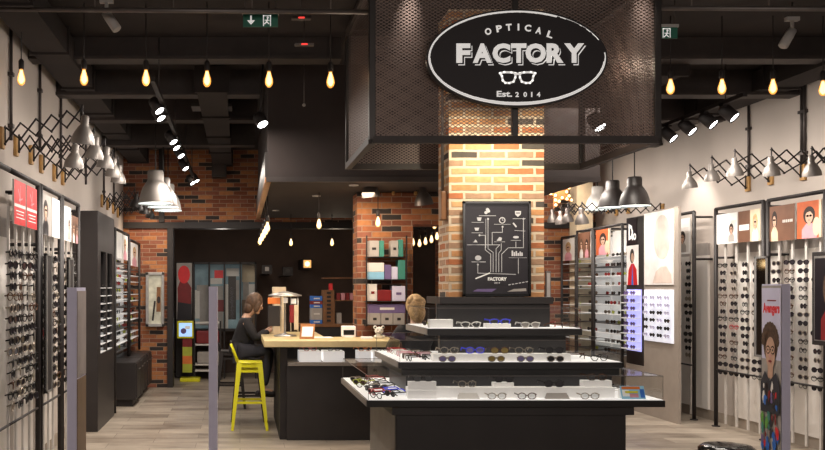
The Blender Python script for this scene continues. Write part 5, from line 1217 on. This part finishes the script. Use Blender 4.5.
# ---------------------------------------------------------------- security gates
def gate(x0, x1, s, dep, ztop, label, poster=False, skew=0.):
    y0 = Y(s); t = thing('security_gate', label, 'security gate', ((x0 + x1) / 2, y0 + dep / 2, 0))
    mb = MB(); mb.mesh([(x0, y0, .02), (x1, y0, .02), (x1 + skew, y0 + dep, .02), (x0 + skew, y0 + dep, .02), (x0, y0, ztop), (x1, y0, ztop), (x1 + skew, y0 + dep, ztop), (x0 + skew, y0 + dep, ztop)],
                       [(0, 1, 5, 4), (1, 2, 6, 5), (2, 3, 7, 6), (3, 0, 4, 7), (4, 5, 6, 7), (0, 3, 2, 1)], 'lavender'); mb.build('panel', t)
    mb = MB(); mb.box(x0 - .03, x1 + .03 + max(skew, 0), y0 - .02, y0 + dep + .02, 0, .03, 'gate_side', .005); mb.build('base_plate', t)
    return t
g1 = gate(X(67, 148), X(76.5, 148), 148, .36, Z(287.5, 148), 'pale lavender security gate in front of the left wall racks')
x1 = X(76.5, 148) + .001
mb = MB(); mb.box(x1, x1 + .004, Y(148) + .01, Y(148) + .35, .05, .98, 'brown_panel'); mb.box(x1, x1 + .004, Y(148) + .01, Y(148) + .35, .99, 1.58, 'gate_side'); mb.build('side_panel', g1)
gate(X(208.7, 125), X(217, 125), 125, .30, Z(286.5, 125), 'slim lavender security gate standing alone left of the yellow stool')
sG = 122; xg0, xg1 = X(782, sG), X(790.5, sG)
g3 = gate(xg0, xg1, sG, .36, Z(284, sG), 'security gate on the right carrying a boy portrait poster', skew=.045)
mb = MB(); u = Vector((-.045, -.36, 0)); ul = u.length; u.normalize(); nrm = Vector((-u.y, u.x, 0)) * -1
if nrm.x > 0: nrm = -nrm
ar = Art(mb, Vector((xg0 + .045, Y(sG) + .36, 0)) + nrm * .004, u, nrm)
W = ul; ar.rect(.005, W - .005, .05, 1.62, 'poster_grey'); ar.rect(.01, W - .01, 1.0, 1.60, 'lavender')
ar.text('Avengers', W * .5, 1.42, W * .84, .11, 'red', .05); ar.rect(W * .3, W * .75, 1.49, 1.50, 'dark_red')
# boy: hair, face, glasses, dark collar
ar.ell(W * .47, 1.13, W * .36, .165, 'hair_brown', 22)
for i in range(11): t_ = PI * i / 10; ar.ell(W * .47 + W * .34 * math.cos(t_), 1.15 + .13 * math.sin(t_), W * .10, .04, 'hair_brown', 10)
ar.rect(W * .36, W * .62, .84, 1.0, 'skin_print'); ar.ell(W * .50, 1.055, W * .24, .135, 'skin_print', 22)
for e in (-1, 1):
    ar.ell(W * .50 + e * W * .12, 1.08, W * .105, .035, 'frame_black', 14); ar.ell(W * .50 + e * W * .12, 1.08, W * .085, .026, 'skin_print', 14); ar.ell(W * .50 + e * W * .12, 1.08, W * .03, .010, 'black', 8)
ar.rect(W * .47, W * .53, 1.078, 1.086, 'frame_black'); ar.ell(W * .50, .985, W * .09, .010, 'dark_red', 12); ar.ell(W * .5, 1.03, W * .04, .012, 'pink', 8)
ar.shape([(.01, .55), (.01, .80), (W * .25, .90), (W * .36, .86), (W * .5, .82), (W * .64, .86), (W * .8, .90), (W - .01, .80), (W - .01, .55)], 'denim')
# abstract colour patches below (generic shapes)
random.seed(3)
for i in range(60):
    a, b = random.uniform(.03, W - .03), random.uniform(.1, .78); r = random.uniform(.015, .05)
    m_ = random.choice(['red', 'dark_red', 'blue', 'denim', 'poster_white', 'dark_red', 'poster_black', 'blue', 'purple', 'red']) if not (.40 < b < .62 and a < W * .5) else random.choice(['green', 'green', 'teal'])
    pts = [(min(W - .006, max(.006, a + r * math.cos(t_ * PI / 3 + i) * random.uniform(.5, 1))), b + 1.8 * r * math.sin(t_ * PI / 3 + i) * random.uniform(.5, 1)) for t_ in range(6)]
    ar.k += .00003; ar.k -= .0004; ar.shape(pts, m_)
mb.build('poster_print', g3)

# ---------------------------------------------------------------- recess posters / display at back left
s = 56.5; y = Y(s)
t = thing('tall_poster', 'tall poster with a plain red shape on grey, by the doorway', 'poster', (X(184, s), y, Z(319, s)))
mb = MB(); mb.box(X(176, s), X(192.3, s), y, y + .04, 0.02, Z(262, s), 'black'); mb.build('frame', t)
mb = MB(); ar = Art(mb, (0, y - .001, 0), (1, 0, 0), (0, -1, 0)); Pq = lambda a, b: (X(a, s), Z(b, s))
ar.shape([Pq(176.7, 319), Pq(192, 319), Pq(192, 263), Pq(176.7, 263)], 'poster_grey'); ar.shape([Pq(177, 319), Pq(192, 319), Pq(191.5, 292), Pq(178, 290)], 'poster_black'); ar.shape([Pq(178, 302), Pq(191, 304), Pq(191.5, 288), Pq(187, 281), Pq(180, 281), Pq(177.5, 288)], 'dark_red'); ar.ell(*Pq(184, 274.5), 6.0 / s, 9 / s, 'red', 20)
mb.build('print', t)
t = thing('lit_showcase', 'black framed showcase with blue and pale lit panes in the recess', 'showcase', (X(225, s), y, .9))
mb = MB()
for a, b in ((193, 194.3), (208.3, 209.8), (223.6, 225), (239.6, 241), (255, 256.5)): mb.box(X(a, s), X(b, s), y - .02, y + .3, 0.0, Z(262, s), 'black')
mb.box(X(193, s), X(256.5, s), y - .02, y + .3, Z(264, s), Z(262, s), 'black'); mb.box(X(193, s), X(256.5, s), y - .02, y + .3, Z(331, s), Z(329, s), 'black'); mb.build('frame', t)
mb = MB(); mb.box(X(193, s), X(256, s), y + .25, y + .28, Z(329, s), Z(262, s), 'showcase_blue')
ar = Art(mb, (0, y + .249, 0), (1, 0, 0), (0, -1, 0))
for (a, b, c, d, m_) in [(194, 199, 290, 319, 'poster_white'), (196, 208, 285, 291, 'poster_grey'), (199, 208, 291, 326, 'poster_grey'), (214, 223, 270, 278, 'red'), (210, 223, 286, 329, 'poster_grey'), (216, 224, 300, 312, 'dark_red'), (210, 222, 278, 284, 'poster_white'), (226, 239, 268, 276, 'poster_white'), (228, 236, 276, 320, 'steel_dark'), (225, 228, 284, 329, 'poster_white'), (236, 239, 280, 300, 'poster_grey'), (242, 255, 264, 282, 'cream'), (243, 249, 282, 300, 'poster_grey'), (242, 255, 300, 329, 'brown_panel'), (249, 255, 284, 296, 'poster_white')]:
    ar.shape([Pq(a, d), Pq(b, d), Pq(b, c), Pq(a, c)], m_)
mb.build('display_print', t)
mb = MB(); mb.poly([(X(193, s), y, Z(329, s)), (X(256, s), y, Z(329, s)), (X(256, s), y, Z(262, s)), (X(193, s), y, Z(262, s))], 'clear_glass'); mb.build('glass_front', t)
s = 58.5; y = Y(s)
t = thing('screen_kiosk', 'small yellow framed screen on a stand with coloured panels', 'kiosk', (X(185, s), y, 0))
mb = MB(); mb.box(X(177, s), X(193.5, s), y, y + .04, Z(338.5, s), Z(321, s), 'yellow', .01); mb.build('screen_frame', t)
mb = MB(); mb.box(X(179, s), X(192, s), y - .004, y, Z(336.5, s), Z(323, s), 'screen'); ar = Art(mb, (0, y - .005, 0), (1, 0, 0), (0, -1, 0)); ar.ell(X(183.5, s), Z(331, s), .05, .05, 'purple', 10); ar.rect(X(185, s), X(190, s), Z(329, s), Z(326, s), 'white'); mb.build('screen', t)
mb = MB()
for a, b, m_ in ((339, 347, 'dark_red'), (347, 356, 'lime'), (356, 364, 'orange'), (364, 372.5, 'lime')): mb.box(X(182.5, s), X(192, s), y + .01, y + .03, Z(b, s), Z(a, s), m_)
mb.build('stand_panel', t)
mb = MB(); mb.box(X(180, s), X(200, s), y - .05, y + .25, 0, .06, 'yellow', .01); mb.build('base', t)
s = 57.5; y = Y(s); t = thing('white_trolley', 'white shelved trolley with dark red goods in the recess', 'trolley', (X(202, s), y, 0))
for a in (193.5, 219.5):
    mb = MB(); mb.box(X(a, s), X(a, s) + .03, y, y + .03, 0, Z(321, s), 'black'); mb.build('post', t)
for py in (322, 344, 364, 370):
    mb = MB(); mb.box(X(193.5, s), X(220, s), y, y + .3, Z(py + 1.5, s), Z(py, s), 'poster_white'); mb.build('shelf', t)
mb = MB(); mb.box(X(196, s), X(219, s), y + .02, y + .25, Z(343.8, s), Z(331, s), 'dark_red', .02); tag(mb.build('red_bag'), 'dark red goods bag on the trolley upper shelf', 'bag')
mb = MB(); mb.box(X(197, s), X(219, s), y + .02, y + .25, Z(363.8, s), Z(352, s), 'poster_grey', .02); tag(mb.build('grey_bag'), 'light grey goods bag on the trolley lower shelf', 'bag')
mb = MB(); s = 61; mb.box(X(167, s), X(169, s), Y(s), Y(s) + .04, 0.0, Z(300, s), 'dark_red'); mb.box(X(164.5, s), X(171, s), Y(s) - .05, Y(s) + .1, 0, .02, 'black'); tag(mb.build('red_post'), 'thin dark red upright post at the recess doorway', 'post')
# pier mirror
s = 63; y = Y(s)
t = thing('leaning_mirror', 'silver framed mirror on the left brick pier', 'mirror', (X(154, s), y, Z(327, s)))
mb = MB()
for a, b, c, d in ((145, 148, 272, 327), (161, 163.5, 272, 327), (145, 163.5, 272, 275), (145, 163.5, 324, 327)): mb.box(X(a, s), X(b, s), y + .1, y + .16, Z(d, s), Z(c, s), 'silver', .005)
mb.build('frame', t)
mb = MB(); mb.box(X(148, s), X(161, s), y + .13, y + .15, Z(324, s), Z(275, s), 'mirror_painted'); ar = Art(mb, (0, y + .129, 0), (1, 0, 0), (0, -1, 0)); Pq = lambda a, b: (X(a, s), Z(b, s)); ar.shape([Pq(155.5, 312), Pq(160, 312), Pq(160, 287), Pq(156, 287)], 'wood_brown'); ar.line([Pq(152, 320), Pq(154, 302)], .03, 'black'); ar.ell(*Pq(158, 300), .03, .06, 'black', 8); mb.build('mirror_glass', t)  # reflected room painted on the glass as colour patches
# small frame right of column on ledge
s = 64; mb = MB(); mb.box(X(546, s), X(551, s), Y(s), Y(s) + .05, Z(300, s), Z(271, s), 'pipe', .004); mb.box(X(547, s), X(550, s), Y(s) - .004, Y(s), Z(298, s), Z(273, s), 'poster_grey'); tag(mb.build('slim_mirror'), 'slim grey framed mirror on the brick wall right of the column', 'mirror')
# marquee arrow with bulbs
s = 66; y = Y(s)
t = thing('marquee_star', 'orange marquee star with light bulbs on the brick wall', 'marquee light', (X(565, s), y, Z(200, s)))
mb = MB(); cx, cz = X(560, s), Z(192, s); R1, R2 = 17 / s, 7.5 / s
pts = [(cx + (R1 if i % 2 == 0 else R2) * math.cos(PI / 2 + .3 + i * PI / 5), cz + (R1 if i % 2 == 0 else R2) * math.sin(PI / 2 + .3 + i * PI / 5)) for i in range(10)]
mb.mesh([(a, y, b) for a, b in pts] + [(a, y + .06, b) for a, b in pts], [tuple(range(10)), tuple(range(19, 9, -1))] + [(i, (i + 1) % 10, 10 + (i + 1) % 10, 10 + i) for i in range(10)], 'copper'); mb.build('star_body', t)
for i in range(10):
    for q_ in (0, .5):
        a = Vector(pts[i]).lerp(Vector(pts[(i + 1) % 10]), q_); a = a.lerp(Vector((cx, cz)), .18)
        mb = MB(); mb.ball((a.x, y - .02, a.y), .022, 'arrow_glow', 8); mb.build('bulb', t)
# pouf
t = thing('round_pouf', 'black glossy round pouf at the bottom right of the floor', 'pouf', (X(727, 112), Y(112), 0))
zc = Z(443.5, 112); mb = MB(); mb.lathe([(0, zc), (.12, zc - .002), (.20, zc - .015), (.235, zc - .045), (.24, .03), (.22, 0), (0, 0)], (X(727, 112), Y(112), 0), 'black_gloss', 32); mb.build('cushion', t)
mb = MB(); mb.lathe([(.238, .1), (.246, .105), (.246, .125), (.238, .13)], (X(727, 112), Y(112), 0), 'steel_dark', 32); mb.build('band', t)

# ---------------------------------------------------------------- lights
warm = (1, .80, .60); neut = (1, .90, .80)
# cage downlights on the brick column (fixtures inside the cage)
for i, x in enumerate((1.80, 2.30)):
    spot_head((x, 6.75, 3.02), (0, .35, -.9), 'black', ['left small downlight inside the mesh cage above the poster', 'right small downlight inside the mesh cage above the poster'][i], None, .04, .12, 'steel_dark', (x, 6.75, 3.3))
    spot((x, 6.72, 3.0), (x, 7.22, 2.55), 36, 100, (1, .90, .68), .04, .8); spot((x, 6.72, 2.95), (x, 7.2, 1.9), 9, 70, (1, .86, .62), .04, .8)
point((1.2, 6.9, 3.3), 5, warm, .04); point((2.75, 6.9, 3.3), 5, warm, .04)  # bare point lights added for a glow inside the cage, no fixtures
# table wash from inside the cage
for x in (1.3, 1.95, 2.6):
    spot((x, 6.5, 3.5), (x + (x - 1.95) * .3, 6.9, .9), 62, 75, neut, .06, .8)
spot((1.2, 6.2, 3.7), (.95, 7.3, .9), 26, 36, neut, .06, .8)
spot((2.8, 6.2, 3.7), (3.0, 7.3, .9), 20, 36, neut, .06, .8)
for y in (7.2, 9.2, 11.0, 12.8):
    area((-.45, y, 3.05), (-1.9, y + .1, 1.1), 17, .7, .08, neut)
for y in (6.6, 7.6, 8.6, 9.7, 11.2, 12.6):
    spot((-.75, y, 3.1), (-1.75, y + .1, 1.1), 58, 62, neut, .05, .6)
for y in (8.3, 9.3, 10.3, 12.6, 13.6):
    spot((4.6, y, 3.15), (5.62, y + .1, 1.15), 70, 62, neut, .05, .6)
spot((5.30, 11.1, 3.4), (5.62, 11.3, 1.2), 75, 80, neut, .05, .6)  # spot added to brighten the dark far rack bay, no fixture there
spot((4.1, 11.0, 3.2), (5.15, 11.0, 1.3), 22, 50, neut, .05, .6)
for y in (8.8, 10.4, 12.0, 13.4):
    area((4.5, y, 3.10), (5.75, y, 1.1), 20, .7, .08, neut)
area((3.7, 9.0, 3.4), (3.7, 9.0, 0), 62, 1.2, 1.2, neut)
area((-.3, 8.4, 3.2), (-.3, 8.4, 0), 55, .8, 1.2, neut)
area((-.3, 12.4, 3.2), (-.3, 12.4, 0), 30, .6, 1.2, neut)
area((4.0, 12, 3.2), (4.0, 12, 0), 18, .8, 1.2, neut)
# counter zone under soffit
area((1.0, 9.6, 2.62), (1.0, 9.8, 0), 34, .9, .4, (1, .80, .6))
area((.6, 10.9, 2.62), (.8, 11, 0), 8, .5, .4, (1, .80, .6))
spot((1.6, 9.4, 2.6), (1.6, 10.2, 1.8), 14, 90, warm, .05, .8)
# back wall grazers
spot((-1.45, 13.7, 3.2), (-1.5, 14.5, 1.7), 80, 80, warm, .05, .8)
spot((-.6, 13.3, 3.25), (-.6, 14.5, 2.8), 5, 100, warm, .05, .9)
spot((4.9, 13.3, 3.3), (4.9, 14.5, 2.4), 40, 110, warm, .05, .8)
point((-.3, 15.2, 2.4), 6, neut, .08); point((1.6, 15.0, 2.3), 5, warm, .08)
# left wall lamp glows
for (a, b, c, d, s, k) in lamps:
    spot((X(c, s), Y(s), Z(d, s) + .02), (X(c, s) - .45, Y(s), 1.3), 7, 80, neut, .03, .8)
for (a, b, c, d, s) in right:
    spot((X(c, s), Y(s), Z(d, s) + .02), (X(c, s) + .5, Y(s), 1.3), 7, 80, neut, .03, .8)
for (px, s) in ((155.5, 79), (634.5, 80), (612.5, 76)):
    spot((X(px, s), Y(s), Z(206, s) + .03), (X(px, s), Y(s), 0), 10, 120, neut, .04, .8)
# unseen frontal fill light, added high up near the camera
area((2.0, .5, 2.9), (2.0, 8, .6), 75, 5, .8, (1, .88, .80))

wd = bpy.data.worlds.new('world'); sc.world = wd; wd.use_nodes = True
wd.node_tree.nodes['Background'].inputs[0].default_value = (.95, .86, .80, 1); wd.node_tree.nodes['Background'].inputs[1].default_value = .24

# ---------------------------------------------------------------- camera
cd = bpy.data.cameras.new('camera'); cam = bpy.data.objects.new('camera', cd); COL.objects.link(cam)
cd.sensor_fit = 'HORIZONTAL'; cd.sensor_width = 36; cd.lens = F / 825 * 36; cd.shift_x = (412.5 - VX) / 825; cd.shift_y = (VY - 225) / 825
cam.location = (0, 0, H); cam.rotation_euler = (PI / 2, 0, 0); cd.clip_start = .05; cd.clip_end = 100
sc.camera = cam
sc.view_settings.view_transform = 'Standard'; sc.view_settings.look = 'None'; sc.view_settings.exposure = 0.0
sc.cycles.max_bounces = 6; sc.cycles.transparent_max_bounces = 12; sc.cycles.sample_clamp_indirect = 4
sc.cycles.use_denoising = True
